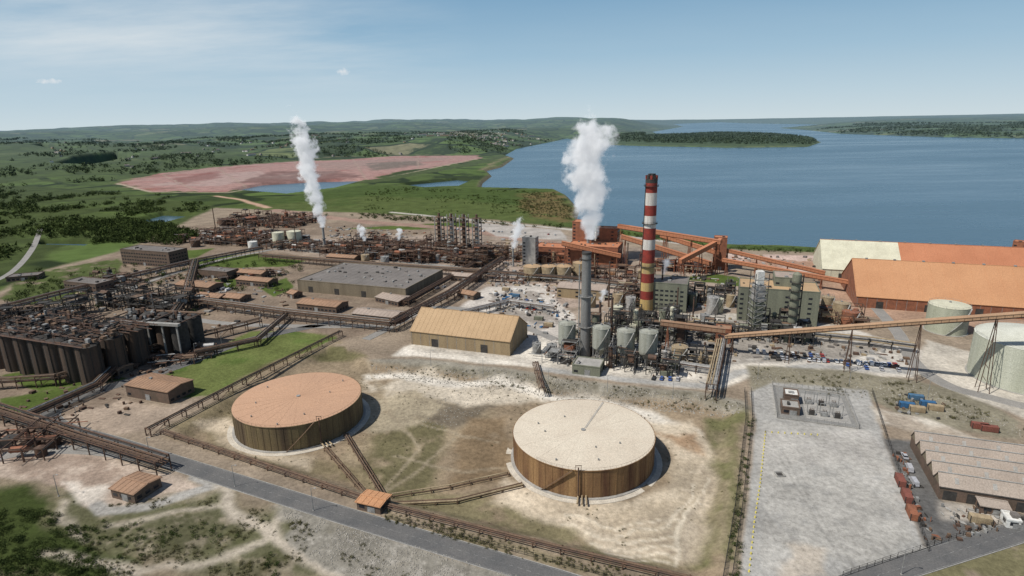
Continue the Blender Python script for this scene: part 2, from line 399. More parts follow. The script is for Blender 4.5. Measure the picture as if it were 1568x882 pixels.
far([(797,297),(850,293),(884,322),(878,342),(810,333),(800,315)],(.13,.10,.045),mot=.9,ms=20)
far(MUD,(.215,.125,.105),warp=45)
far(MUD,(.27,.115,.10),op=.9,mot=.55)
far(MUD,(.33,.215,.19),op=.75,mot=.12,ms=90)
far([(230,284),(330,265),(400,262),(420,272),(330,285)],(.34,.25,.225),op=.8,mot=.6)
far([(390,272),(470,262),(520,262),(470,276)],(.42,.34,.31),op=.85,mot=.6,ms=40)
far([(480,250),(640,241),(700,242),(600,256),(500,262)],(.27,.19,.165),op=.8,mot=.6)
far([(420,262),(520,262),(560,272),(420,280),(360,280)],(.15,.085,.075),op=.8,mot=.7)
far([(260,275),(330,262),(340,270),(280,284)],(.18,.075,.065),op=.7,mot=.8)
far([(560,250),(640,246),(650,252),(570,262)],(.13,.11,.09),op=.8,mot=.8)
for l in ([(250,268),(300,292)],[(330,256),(380,288)],[(450,247),(470,280)],[(540,243),(560,274)],[(640,239),(640,258)],[(230,284),(420,270),(620,258),(720,242)],[(300,262),(500,256),(730,240)]):
    far(l,(.30,.22,.18),line=6,soft=3,warp=6,op=.8)
far([(180,281),(230,294),(350,295),(400,286),(570,276),(660,258),(730,243)],(.34,.28,.21),line=10,soft=4,warp=4)
far([(180,279),(330,255),(450,246),(600,238),(730,237)],(.17,.13,.085),line=10,soft=4,warp=4)
far([(565,278),(720,252),(770,240),(785,236)],(.06,.078,.03),line=60)
far([(330,300),(370,306),(410,318)],(.42,.275,.20),line=12,soft=4,warp=3)
far([(740,260),(760,248),(780,240)],(.2,.16,.10),line=16)
# works platform
paint([(-500,560),(-100,480),(0,445),(70,412),(180,385),(260,350),(330,318),(420,322),(560,326),(760,337),(880,350),(1110,380),(1260,387),(1568,392),(2200,400),(2200,1100),(-900,1100),(-900,700)],dirt,soft=6,warp=6)
paint([(-300,560),(0,450),(300,345),(560,340),(860,352),(900,420),(600,500),(200,620),(-200,700)],(.19,.145,.11),mot=.5,warp=4,op=.8)
paint([(300,360),(860,360),(1100,400),(1250,500),(850,500),(600,420)],(.31,.25,.205),mot=.35,warp=4,op=.7)
paint([(40,420),(150,400),(185,395),(180,440),(40,470),(0,460)],(.07,.09,.03),warp=6,mot=.9)
for p in ([(270,398),(400,388),(480,396),(440,408),(300,412)],[(735,455),(770,430),(800,420),(790,440),(750,462)],[(395,440),(440,425),(450,440),(420,455)],[(0,610),(60,600),(140,590),(120,612),(40,630),(0,635)],[(265,385),(330,380),(300,395),(262,398)],[(520,350),(700,340),(760,345),(640,352)],[(1030,425),(1140,440),(1250,450),(1240,440),(1100,420)],[(330,430),(380,415),(400,420),(350,445)],[(0,575),(100,560),(200,580),(60,600)]):
    paint(p,lawn,soft=1,warp=1.5)
paint([(245,578),(300,548),(385,507),(450,507),(518,517),(420,560),(320,605),(280,610)],(.085,.12,.032),soft=1,warp=.6)
paint([(245,578),(385,507),(518,517),(320,605)],(.14,.145,.055),soft=1,warp=12,op=.5,mot=.35,ms=16)
paint([(600,325),(880,352),(1100,380)],(.40,.37,.33),line=9,warp=1)
paint([(420,322),(560,340),(700,350),(860,375)],(.28,.19,.15),line=22,warp=6)
paint([(1110,388),(1262,392),(1258,418),(1180,412),(1110,400)],(.46,.35,.30),warp=5)
paint([(1130,395),(1262,400),(1250,415),(1150,405)],(.30,.19,.14),warp=6,mot=.5)
paint([(1250,425),(1568,440),(1568,520),(1400,500),(1260,470)],(.34,.225,.16),warp=6)
paint([(740,395),(880,410),(960,420),(1000,450),(880,470),(760,440)],(.32,.255,.21),warp=6)
paint([(700,470),(745,440),(830,435),(880,490),(870,540),(800,550),(700,475)],(.48,.44,.395),warp=5)
paint([(745,450),(820,445),(860,500),(780,510)],(.28,.25,.22),warp=5,mot=.6)
paint([(720,340),(860,352),(870,368),(760,362)],(.36,.33,.30),warp=3)
paint([(960,480),(1140,480),(1300,500),(1420,540),(1420,575),(1150,560),(1000,585),(900,570)],(.45,.42,.375),warp=5)
paint([(960,490),(1140,490),(1380,530),(1300,550),(1000,560)],(.27,.245,.215),warp=5,mot=.5)
paint([(600,545),(620,530),(640,526),(700,536),(780,550),(830,515),(870,545),(1010,562),(1080,575),(1140,555),(1250,558),(1390,562),(1400,578),(1250,570),(1150,576),(1090,598),(960,584),(860,565),(760,557),(640,545)],wht,soft=2,warp=3)
paint([(640,532),(800,550),(900,570),(1060,585),(1140,565),(1400,570)],(.42,.385,.335),warp=5,line=7,mot=.5,ms=6)
paint([(830,565),(960,582),(1085,592),(1130,570),(1250,560),(1390,570)],(.35,.34,.32),line=6,soft=1,warp=.5)
paint([(560,550),(640,549),(760,561),(900,584),(1060,599),(1140,612),(1140,632),(1040,620),(900,606),(750,582),(600,570)],(.25,.23,.19),warp=3)
paint([(560,556),(760,568),(900,592),(1060,606),(1140,622)],(.16,.145,.11),line=5,warp=5,mot=.6,ms=5)
paint([(1145,558),(1250,564),(1400,582),(1480,602),(1568,650),(1568,672),(1430,650),(1330,610),(1150,596)],(.21,.19,.14),warp=5)
paint([(1420,520),(1568,560),(1700,640),(1568,640),(1460,600),(1400,570)],(.46,.42,.36),warp=4)
# basin
paint([(255,668),(400,572),(500,528),(560,552),(640,560),(760,572),(900,598),(1060,610),(1140,632),(1122,780),(1105,900),(1000,876),(760,815),(590,772)],(.245,.19,.13),soft=3,warp=3)
bp=lambda l,c,**k: paint(l,c,z=BZ,**{'soft':3,'warp':9,**k})
bp([(560,590),(700,600),(760,630),(680,700),(600,760),(520,720),(580,650)],(.19,.15,.095),mot=.9)
bp([(560,590),(700,600),(760,630),(680,700),(600,760),(520,720),(580,650)],(.30,.24,.165),mot=.35,ms=5,op=.7)
bp([(590,640),(690,650),(660,740),(610,760),(560,730)],(.125,.11,.06),mot=.9)
bp([(640,610),(740,590),(760,620),(700,660),(640,640)],(.145,.12,.088),warp=5)
bp([(720,640),(780,640),(770,740),(680,740)],(.20,.145,.09),warp=6,mot=.9)
bp([(640,740),(900,790),(1080,860),(1000,880),(760,820),(600,775)],(.18,.155,.09),mot=.9)
bp([(545,572),(556,600),(575,600),(600,578),(660,572),(700,585),(760,585),(830,600),(850,620),(760,615),(690,620),(640,600),(600,610)],pale,mot=1)
bp([(560,610),(640,600),(700,620),(640,660),(570,660)],(.33,.28,.20),mot=.7,warp=10)
bp([(545,577),(610,576),(700,592),(760,585),(840,607),(940,620),(1010,642),(1060,662)],wht,line=8,soft=3,warp=5)
bp([(990,640),(1060,645),(1095,690),(1085,760),(1065,850),(1010,862),(930,840),(850,800),(760,765),(762,735),(880,775),(970,770),(1020,735),(1025,690)],(.52,.44,.335),warp=7)
bp([(1000,655),(1060,660),(1080,700),(1030,680)],(.34,.235,.15),mot=.9)
bp([(780,770),(900,795),(1050,860),(1040,780),(1080,740),(980,790)],(.41,.34,.25),mot=.5,warp=12)
bp([(1000,700),(1085,700),(1070,840),(980,850),(1020,760)],(.36,.30,.22),mot=.35,ms=4,op=.8)
rgt=random.Random(2)
for k in range(12):
    o=rgt.uniform(-12,12)
    bp([(850+k*8+o,785+k*6),(950+k*4+o,808+k*5),(1045+o,790+k*7),(1060+o,720+k*6)],(.60,.53,.42) if k%2 else (.33,.27,.20),line=.9,soft=.6,warp=6,op=.75)
bp([(1085,640),(1135,635),(1112,870),(1062,868),(1090,760)],(.14,.135,.065),mot=.95,warp=6)
bp([(1095,660),(1120,660),(1100,850),(1080,850)],(.24,.2,.13),mot=.4,warp=6)
bp([(270,660),(360,600),(370,660),(420,690),(560,720),(580,760),(400,715)],(.19,.155,.095),mot=.9)
bp([(300,655),(350,640),(380,690),(480,700),(470,720),(350,690)],(.43,.36,.27),warp=6,mot=1)
bp([(365,590),(430,560),(520,530),(560,550),(560,600),(480,560),(400,580)],(.235,.185,.125),warp=6,mot=.9)
bp([(365,600),(430,566),(520,535),(560,552),(480,552),(400,570)],(.13,.12,.06),warp=6,mot=.4)
for l in ([(560,560),(640,690),(590,745)],[(700,670),(640,720),(590,750)],[(560,620),(640,650),(760,680)],[(600,700),(700,720),(780,720)],[(560,660),(600,600),(700,620)]):
    bp(l,(.32,.265,.19),line=1.1,soft=1,warp=4,op=.8)
# foreground south
paint([(-300,600),(-100,640),(60,690),(250,722),(540,802),(860,890),(1100,960),(-500,1200)],(.21,.17,.12),soft=4,warp=4)
paint([(100,720),(300,745),(520,815),(620,882),(300,900),(100,850)],(.125,.11,.06),soft=5,warp=16,mot=.6)
paint([(100,740),(300,745),(520,815),(620,882),(300,900),(100,850)],(.28,.24,.18),soft=5,warp=16,mot=.3,ms=4,op=.8)
paint([(100,740),(300,760),(520,815),(620,882),(300,900),(100,850)],(.065,.07,.03),soft=5,warp=16,mot=.12,ms=5,op=.8)
paint([(-50,765),(40,762),(110,795),(150,850),(180,900),(-50,900)],(.045,.06,.018),soft=4,warp=14)
paint([(0,690),(120,692),(280,730),(310,748),(200,770),(150,772),(100,745),(0,738),(-100,720),(-60,690)],(.40,.325,.265),warp=5)
paint([(0,700),(120,702),(260,735),(150,760),(0,735)],(.28,.215,.17),warp=8,mot=.4,ms=7)
paint([(100,740),(160,745),(170,770),(120,765)],(.58,.52,.45),warp=5,mot=.9)
paint([(150,772),(160,782),(230,775),(330,742),(300,730)],(.31,.295,.27),line=5,soft=1,warp=1)
for l,w in (([(330,742),(350,775),(400,810),(450,840),(520,882),(560,910)],5),([(60,850),(140,862),(200,890)],3),([(180,800),(300,780),(350,775)],2),([(440,790),(400,830),(300,870),(200,882)],2.5),([(100,770),(130,830)],2)):
    paint(l,(.39,.34,.275),line=w,soft=2,warp=5)
paint([(430,775),(560,812),(700,850),(830,890),(700,920),(560,900),(460,840)],(.35,.325,.285),warp=8,mot=1.0)
paint([(430,775),(560,812),(700,850),(830,890),(700,920),(560,900),(460,840)],(.19,.175,.145),warp=8,mot=.3,ms=3,op=.8)
paint([(590,785),(800,838),(1000,890),(1000,905),(830,865),(590,795)],(.19,.16,.10),warp=3,mot=.9)
# east yard
paint([(1148,600),(1185,585),(1330,598),(1352,668),(1372,730),(1418,842),(1290,885),(1125,940),(1140,800),(1158,660)],(.325,.315,.295),soft=1,warp=1)
paint([(1175,660),(1340,665),(1360,720),(1170,700)],(.375,.355,.33),mot=.6,warp=10)
paint([(1160,720),(1300,720),(1400,830),(1200,870)],(.285,.275,.255),mot=.6,warp=15,ms=20)
paint([(1160,640),(1330,660),(1400,830),(1160,880)],(.40,.38,.345),mot=.1,warp=5,ms=4,op=.6)
paint([(1200,830),(1250,830),(1260,880),(1190,880)],(.42,.37,.31),mot=.6,warp=8)
for l in ([(1190,690),(1240,780),(1300,880)],[(1200,690),(1250,780),(1312,880)],[(1170,760),(1280,770),(1390,800)]):
    paint(l,(.245,.235,.215),line=.8,soft=.6,warp=2,op=.6)
paint([(1335,622),(1420,640),(1568,700),(1700,760),(1700,820),(1568,800),(1560,700),(1400,655),(1345,650)],(.50,.455,.39),warp=4)
paint([(1335,622),(1420,640),(1568,700),(1560,720),(1400,665),(1345,650)],(.33,.28,.225),warp=6,mot=.5)
paint([(1352,672),(1402,676),(1440,768),(1568,790),(1600,780),(1600,810),(1568,800),(1440,840),(1418,842)],(.115,.112,.108),soft=1,warp=1)
paint([(1435,768),(1530,780),(1535,805),(1440,795)],(.42,.38,.33),warp=2)
paint([(1290,890),(1420,850),(1568,800),(1800,740),(1800,900),(1400,950)],(.16,.145,.08),warp=4,mot=.9)
paint([(-200,690),(0,650),(60,640),(220,700),(60,690)],(.24,.18,.14),warp=4)
paint([(95,640),(180,612),(260,625),(300,610),(250,650),(180,665)],(.34,.27,.21),warp=4)
# shoreline
w=ss(14,0,DW)*ss(-14,-2,DW)*(r_<2500); C[:,:3]=C[:,:3]*(1-w[:,None])+np.array((.17,.145,.095))*w[:,None]; C[:,3]*=(1-w)
isl=sdf(px([(935,222),(1000,224),(1120,226),(1235,225),(1256,218),(1240,211),(1190,206),(1110,204),(1012,208),(940,214)],WZ),X,Y,50)
w=ss(30,-30,isl); C[:,:3]=C[:,:3]*(1-w[:,None])+np.array((.045,.065,.02))*w[:,None]; C[:,3]*=(1-w)
def hazef(r): return np.clip(1-np.exp(-np.maximum(r-1200,0)/11000),0,.74)  # aerial haze painted into base colours, stronger with distance
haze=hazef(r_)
me=bpy.data.meshes.new('ground'); nv=X.size
me.vertices.add(nv); me.vertices.foreach_set('co',np.stack([X,Y,Z],1).ravel())
ii=(np.arange(nr-1)[:,None]*nc+np.arange(nc-1)[None,:]).ravel(); q=np.stack([ii,ii+nc,ii+nc+1,ii+1],1)[:,::-1]
me.loops.add(q.size); me.loops.foreach_set('vertex_index',q.ravel().astype(np.int32))
me.polygons.add(len(q)); me.polygons.foreach_set('loop_start',(np.arange(len(q))*4).astype(np.int32)); me.polygons.foreach_set('loop_total',np.full(len(q),4,np.int32))
me.polygons.foreach_set('use_smooth',np.ones(len(q),bool)); me.update()
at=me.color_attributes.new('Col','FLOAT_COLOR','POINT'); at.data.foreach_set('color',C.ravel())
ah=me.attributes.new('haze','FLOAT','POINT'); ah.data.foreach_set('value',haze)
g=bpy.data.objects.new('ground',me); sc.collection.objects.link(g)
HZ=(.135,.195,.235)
m,nt,b=nodes('ground_soil_and_grass'); me.materials.append(m)
tc=N(nt,'ShaderNodeTexCoord'); P=tc.outputs['Object']
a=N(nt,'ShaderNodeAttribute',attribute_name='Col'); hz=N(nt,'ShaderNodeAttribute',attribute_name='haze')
def gv(f):
    c=nt.nodes.new('ShaderNodeCombineXYZ'); [nt.links.new(f,c.inputs[i]) for i in range(3)]; return c.outputs[0]
col=mix(nt,1,a.outputs['Color'],gv(rng_(nt,noise(nt,P,.05,6),.3,.7,.72,1.22)),'MULTIPLY')
col=mix(nt,1,col,gv(rng_(nt,noise(nt,P,.5,6,.7),.3,.7,.68,1.28)),'MULTIPLY')
spk=rng_(nt,noise(nt,P,.9,5,.75),.56,.66); gm=rng_(nt,noise(nt,P,.03,3),.42,.62)
ml=N(nt,'ShaderNodeMath',operation='MULTIPLY'); nt.links.new(spk,ml.inputs[0]); nt.links.new(gm,ml.inputs[1])
ml2=N(nt,'ShaderNodeMath',operation='MULTIPLY'); nt.links.new(ml.outputs[0],ml2.inputs[0]); ml2.inputs[1].default_value=.4
col=mix(nt,ml2.outputs[0],col,mix(nt,1,col,(.45,.46,.35),'MULTIPLY'))
# fields
wn=N(nt,'ShaderNodeTexNoise'); wn.inputs['Scale'].default_value=.004; nt.links.new(P,wn.inputs['Vector'])
vm=N(nt,'ShaderNodeVectorMath',operation='MULTIPLY_ADD'); nt.links.new(wn.outputs['Color'],vm.inputs[0]); vm.inputs[1].default_value=(140,140,0); nt.links.new(P,vm.inputs[2])
def vor(feat): 
    v=N(nt,'ShaderNodeTexVoronoi',feature=feat); v.voronoi_dimensions='2D'; v.inputs['Scale'].default_value=1/210; nt.links.new(vm.outputs[0],v.inputs['Vector']); return v
v1=vor('F1'); v2=vor('DISTANCE_TO_EDGE'); sp=N(nt,'ShaderNodeSeparateColor'); nt.links.new(v1.outputs['Color'],sp.inputs[0])
cr=N(nt,'ShaderNodeValToRGB'); nt.links.new(sp.outputs[0],cr.inputs[0]); e=cr.color_ramp; e.interpolation='CONSTANT'
e.elements[0].color=(.065,.092,.028,1); e.elements[1].position=.3; e.elements[1].color=(.080,.118,.034,1)
for p_,c_ in ((.5,(.052,.074,.024,1)),(.62,(.12,.14,.055,1)),(.72,(.038,.053,.018,1)),(.86,(.16,.15,.085,1)),(.9,(.07,.105,.028,1))):
    x=e.elements.new(p_); x.color=c_
fc=mix(nt,1,cr.outputs[0],gv(rng_(nt,noise(nt,P,.03,6),.3,.7,.7,1.25)),'MULTIPLY')
fc=mix(nt,rng_(nt,v2.outputs['Distance'],.035,.075,1,0),fc,(.020,.030,.012))
fc=mix(nt,rng_(nt,noise(nt,P,.0045,8,.75),.51,.58),fc,(.028,.040,.016))
col=mix(nt,a.outputs['Alpha'],col,fc)
col=mix(nt,hz.outputs['Fac'],col,HZ)  # far land tinted blue-grey in its colour to imitate haze
nt.links.new(col,b.inputs['Base Color']); b.inputs['Roughness'].default_value=.95; b.inputs['Specular IOR Level'].default_value=.05
bp_=N(nt,'ShaderNodeBump'); bp_.inputs['Strength'].default_value=.7; bp_.inputs['Distance'].default_value=.6; nt.links.new(noise(nt,P,.6,6,.7),bp_.inputs['Height']); nt.links.new(bp_.outputs[0],b.inputs['Normal'])
# ---------------------------------------------------------------- water
w_=B(); m,nt,b=nodes('estuary_water')
w_.poly([(-60000,300,WZ),(60000,300,WZ),(60000,70000,WZ),(-60000,70000,WZ)],m)
tc=N(nt,'ShaderNodeTexCoord'); mp=N(nt,'ShaderNodeMapping'); mp.inputs['Scale'].default_value=(.25,1,1); mp.inputs['Rotation'].default_value=(0,0,R(12)); nt.links.new(tc.outputs['Object'],mp.inputs[0])
f=rng_(nt,noise(nt,mp.outputs[0],.003,6,.7),.38,.66)
nt.links.new(mix(nt,f,(.038,.080,.118),(.068,.120,.160)),b.inputs['Base Color'])
nt.links.new(rng_(nt,f,0,1,.18,.36),b.inputs['Roughness']); b.inputs['IOR'].default_value=1.33
bu=N(nt,'ShaderNodeBump'); bu.inputs['Strength'].default_value=.35; bu.inputs['Distance'].default_value=1.2; nt.links.new(noise(nt,tc.outputs['Object'],.12,5,.6),bu.inputs['Height']); nt.links.new(bu.outputs[0],b.inputs['Normal'])
w_.out('estuary_water')
# ---------------------------------------------------------------- roads
def smooth(P,n=10):
    out=[]; Q=[P[0]]+P+[P[-1]]
    for i in range(1,len(Q)-2):
        for k in range(n):
            t=k/n; out.append(tuple(.5*((2*Q[i][j])+(-Q[i-1][j]+Q[i+1][j])*t+(2*Q[i-1][j]-5*Q[i][j]+4*Q[i+1][j]-Q[i+2][j])*t*t+(-Q[i-1][j]+3*Q[i][j]-3*Q[i+1][j]+Q[i+2][j])*t**3) for j in (0,1)))
    out.append(P[-1]); return out
def ribbon(b,P,o0,o1,z,mat,dash=None):
    nrm=[]
    for i in range(len(P)):
        a=P[max(0,i-1)];c=P[min(len(P)-1,i+1)]; L=math.dist(a,c) or 1; nrm.append((-(c[1]-a[1])/L,(c[0]-a[0])/L))
    for i in range(len(P)-1):
        if dash and i%dash: continue
        p,q=P[i],P[i+1];n,m_=nrm[i],nrm[i+1]
        b.poly([(p[0]+n[0]*o0,p[1]+n[1]*o0,z),(q[0]+m_[0]*o0,q[1]+m_[1]*o0,z),(q[0]+m_[0]*o1,q[1]+m_[1]*o1,z),(p[0]+n[0]*o1,p[1]+n[1]*o1,z)],mat)
def road(name,pts,w,mat,mark=True,kerb=True):
    P=smooth(px(pts),24); b=B(); ribbon(b,P,-w/2,w/2,.10,mat)
    if mark:
        ribbon(b,P,-.05,.05,.125,steel,2)
        for s_ in (-1,1): ribbon(b,P,s_*(w/2-.4)-.05,s_*(w/2-.4)+.05,.125,steel)
    if kerb:
        for s_ in (-1,1):
            for i in range(0,len(P)-1):
                p,q=P[i],P[i+1]; L=math.dist(p,q)
                if L<.01: continue
                n=(-(q[1]-p[1])/L*s_*(w/2+.12),(q[0]-p[0])/L*s_*(w/2+.12)); b.beam((p[0]+n[0],p[1]+n[1],.1),(q[0]+n[0],q[1]+n[1],.1),.22,concrete,.22)
    return b.out(name)
road('access_road',[(600,478),(520,492),(385,520),(270,562),(140,602),(82,628),(90,652),(180,680),(260,706),(400,750),(560,800),(700,842),(860,890),(1010,940)],8,asphalt)
road('access_road',[(1230,930),(1320,890),(1420,858),(1568,812),(1680,775),(1800,740)],8,asphalt)
road('works_road',[(1340,470),(1375,510),(1400,555),(1450,590),(1520,610),(1640,640)],7,asph2,False)
road('works_road',[(760,395),(700,440),(640,478),(600,500),(560,520)],6,asph2,False)
road('works_road',[(250,480),(340,495),(480,500),(600,498)],6,asph2,False)
road('works_road',[(-60,520),(60,480),(200,440),(330,400),(430,380)],6,asph2,False)
road('works_road',[(430,380),(560,395),(700,408),(760,400)],6,asph2,False)
road('lane',[(-30,440),(20,415),(50,380),(62,350)],6,asph2,False,False)
road('works_road',[(0,700),(60,690),(140,690),(215,700)],6,asph2,False)
road('works_road',[(650,470),(720,475),(800,500),(850,520)],6,asph2,False)
# ---------------------------------------------------------------- big storage tanks
def bigtank(name,u,v,r,h,wm,rm,rib):
    z=BZ; x,y=G(u,v,z+h); b=B()
    b.cyl(x,y,z-.6,r+3.4,.75,sand,72); b.cyl(x,y,z-.4,r+1.2,.8,concrete,72)
    b.cyl(x,y,z+.3,r,h-.3,wm,96,cap=False)
    b.cyl(x,y,z+h,r+.22,.3,wm,96)
    b.cyl(x,y,z+h+.3,r-.05,.5,rm,96,.8)
    for i in range(60):
        t=i/60*2*math.pi; c,s=math.cos(t),math.sin(t); b.beam((x+c*(r+.03),y+s*(r+.03),z+.4),(x+c*(r+.03),y+s*(r+.03),z+h),.12,wm)
    for k in (1,2,3): b.cyl(x,y,z+h*k/4,r+.03,.10,wm,96)
    for i in range(rib):
        t=i/rib*2*math.pi; c,s=math.cos(t),math.sin(t); b.beam((x+c*1.5,y+s*1.5,z+h+.80),(x+c*(r-.3),y+s*(r-.3),z+h+.33),.12,rm,.04)
    b.cyl(x,y,z+h+.8,.9,.4,steel,12)
    if u>600: b.beam((x+1,y+1.5,z+h+.84),(x+r*.42,y+r*.88,z+h+.4),.8,M('roof_walkway',(.40,.37,.32),(.33,.3,.26)),.1)
    rg=random.Random(u)
    for i in range(7):
        t=rg.uniform(0,6.28); q=rg.uniform(.4,.93)*r; b.cyl(x+q*math.cos(t),y+q*math.sin(t),z+h+.4,.3,.8,steel,8)
    n=80
    for i in range(n):
        t=i/n*2*math.pi;t2=(i+1)/n*2*math.pi; p=(x+(r-.2)*math.cos(t),y+(r-.2)*math.sin(t),z+h+.3); q=(x+(r-.2)*math.cos(t2),y+(r-.2)*math.sin(t2),z+h+.3)
        if 10<i<50: continue
        b.beam(p,add(p,(0,0,.9)),.05,brownp); b.beam(add(p,(0,0,.9)),add(q,(0,0,.9)),.05,brownp)
    t0=-1.15 if u<600 else -1.95; n=30
    for i in range(n):
        t=t0-.30+i*.014*29/r; t2=t+.014*29/r; zz=z+.3+(h+.2)*i/n
        p=(x+(r+.7)*math.cos(t),y+(r+.7)*math.sin(t),zz); q=(x+(r+.7)*math.cos(t2),y+(r+.7)*math.sin(t2),zz+h/n); b.beam(p,q,.7,brownp,.12)
        o=(x+(r+1.0)*math.cos(t),y+(r+1.0)*math.sin(t),zz); b.beam(o,add(o,(0,0,1.0)),.05,brownp)
    tt=t0+.2; 
    for k in range(3):
        a_=tt+k*.05; b.tube((x+(r-.5)*math.cos(a_),y+(r-.5)*math.sin(a_),z+1.2),(x+(r+5)*math.cos(a_),y+(r+5)*math.sin(a_),z+1.2),.35,tanp,8)
    p=(x+(r+.7)*math.cos(tt),y+(r+.7)*math.sin(tt)); b.tube((p[0],p[1],z+.5),(p[0],p[1],z+h+1.8),.25,rust,8)
    for k in (-1,1): b.beam((p[0]+k,p[1],z+h+.5),(p[0]+k,p[1],z+h+2.6),.15,rust)
    b.beam((p[0]-1.2,p[1],z+h+2.6),(p[0]+1.2,p[1],z+h+2.6),.2,rust)
    return b.out(name,1)
bigtank('storage_tank',457,609,28.6,11.4,tankwall2,roofA,24)
bigtank('storage_tank',893,661,28.6,11.4,tankwall,roofB,16)
# ---------------------------------------------------------------- buildings
bldg('warehouse',(457,446),(617,464),br=(686,430),eave=429,roof='flat',rm=greyroof,wm=dimwall,win=0,rib=6)
bldg('storage_shed',(630,527),(778,548),br=(812,517),eave=506,rise=10,rm=tanroof,wm=tanwall,win=0,rib=3)
bldg('office_building',(188,404),(262,410),W=22,h=15,roof='flat',rm=greyroof,wm=brownwall,win=1)
for fl,fr,W,h,rm in (((268,444),(312,452),16,5,brownroof),((340,462),(365,466),12,4,brownroof),((355,424),(395,430),12,5,brownroof),((362,436),(410,441),12,5,brownroof),((455,474),(520,478),15,5,brownroof),((305,425),(345,430),14,7,greyroof),((540,490),(600,500),14,5,pinkroof),((120,520),(170,530),12,6,brownroof),((575,462),(610,470),16,4,pinkroof),((30,500),(80,506),14,6,brownroof),((100,445),(150,450),16,8,greyroof),((10,432),(60,428),14,4,greyroof),((315,372),(370,378),20,7,orangeroof2),((690,430),(730,434),10,5,pinkroof),((300,460),(330,466),10,4,brownroof),((440,455),(450,458),8,4,brownroof),((700,455),(725,460),9,4,brownroof),((500,400),(540,404),12,5,brownroof),((610,415),(650,419),10,4,brownroof)):
    bldg('works_building',fl,fr,W=W,h=h,roof='flat' if h>5 or rm is greyroof else 'gable',rise=1.5,rm=rm,wm=brownwall,rib=3)
bldg('pump_house',(195,607),(262,618),W=15,h=6.5,rise=1,rm=brownroof,wm=brownwall,win=2,rib=2)
bldg('pump_house',(172,762),(207,772),W=11,h=4,rise=.8,rm=brownroof,wm=brownwall,rib=2)
bldg('valve_house',(547,780),(582,789),W=7,h=3.2,rise=.3,rm=orangeroof,wm=brownwall,rib=2)
bldg('pump_house',(140,570),(180,578),W=9,h=4,rise=.8,rm=brownroof,wm=brownwall,rib=2)
bldg('boiler_house',(868,406),(945,411),W=26,eave=376,roof='flat',rm=orangeroof2,wm=rust2,win=2)
bldg('boiler_house',(876,398),(905,400),W=14,eave=340,roof='flat',rm=orangeroof2,wm=rust2,win=2)
bldg('boiler_house',(912,398),(944,400),W=14,eave=350,roof='flat',rm=orangeroof2,wm=rust2,win=2)
bldg('calciner_building',(818,400),(868,405),W=20,eave=378,roof='flat',rm=orangeroof2,wm=rust2,win=2)
bldg('concrete_tower',(800,406),(819,408),W=10,eave=364,roof='flat',rm=concrete,wm=concrete,win=2)
bldg('process_building',(853,455),(925,462),W=18,h=8,rise=2,rm=pinkroof,wm=tanwall,win=2)
bldg('power_house',(985,474),(1050,480),W=22,eave=432,roof='flat',rm=greyroof,wm=greenwall,win=1)
bldg('power_house',(1128,490),(1250,500),W=24,eave=440,roof='flat',rm=tanroof,wm=greenwall,win=2)
bldg('power_house',(1180,488),(1215,490),W=18,eave=425,roof='flat',rm=pinkroof,wm=greenwall,win=2)
bldg('switch_room',(876,572),(918,578),W=12,h=5,roof='flat',rm=concrete,wm=greenwall,win=2)
bldg('switch_room',(985,500),(1060,510),W=12,h=6,roof='flat',rm=pinkroof,wm=tanwall,win=2)
bldg('alumina_store',(1258,426),(1600,456),W=60,eave=411,rise=19,rm=orangeroof2,wm=cream,win=0,rib=8,lend=58)
bldg('bauxite_store',(1310,470),(1720,505),W=64,eave=453,rise=20,rm=orangeroof,wm=rust2,win=0,rib=8)
bldg('transfer_tower',(1090,413),(1110,415),W=10,eave=364,roof='flat',rm=orangeroof2,wm=rust2,win=2)
bldg('transfer_tower',(1545,400),(1562,402),W=10,eave=370,roof='flat',rm=orangeroof2,wm=rust2,win=2)
bldg('transfer_tower',(1095,525),(1118,528),W=8,h=9,roof='flat',rm=brownroof,wm=rust2,win=2)
# maintenance shed, five bays
fm_=F((1437,764),(1640,800)); Wt=fm_.dep((1403,684)); b=B(); nb=5; bw=Wt/nb; Lm=fm_.L; rz=8.6
for k in range(nb):
    fbox(b,fm_,0,k*bw,0,Lm,bw-.01,4.6,brownwall)
    for s_ in (0,1):
        y0=k*bw+(.25 if s_==0 else bw-.25); p=[fm_(-.4,y0,4.8),fm_(Lm+.4,y0,4.8),fm_(Lm+.4,k*bw+bw/2,rz),fm_(-.4,k*bw+bw/2,rz)]
        c=tuple(sum(q_[i] for q_ in p)/4 for i in range(3)); a_=tuple((p[1][i]-p[0][i])/2 for i in range(3)); bb=tuple((p[3][i]-p[0][i])/2 for i in range(3)); b.para(c,a_,bb,(0,0,.1),shedroof)
        for i in range(int(Lm/2.5)): b.beam(add(fm_(i*2.5,y0,4.8),(0,0,.12)),add(fm_(i*2.5,k*bw+bw/2,rz),(0,0,.12)),.1,shedroof,.08)
        for i in range(int(Lm/11)):
            c2=tuple((fm_(i*11+5,y0,4.8)[j]+fm_(i*11+5,k*bw+bw/2,rz)[j])/2 for j in range(3)); b.para(add(c2,(0,0,.14)),tuple(x*.6/Lm*2 for x in a_),tuple(x*.4 for x in bb),(0,0,.04),concrete)
    b.beam(fm_(-.4,k*bw+bw/2,rz+.15),fm_(Lm+.4,k*bw+bw/2,rz+.15),.5,concrete,.2)
    b.beam(fm_(-.4,k*bw,4.75),fm_(Lm+.4,k*bw,4.75),.5,dark,.2)
    b.poly([fm_(0,k*bw,4.6),fm_(0,k*bw+bw,4.6),fm_(0,k*bw+bw/2,rz-.1)],dimwall)
for i in range(int(Lm/7)): fbox(b,fm_,1+i*7,-.06,.1,4,.06,3.6,dark)
b.out('maintenance_shed')
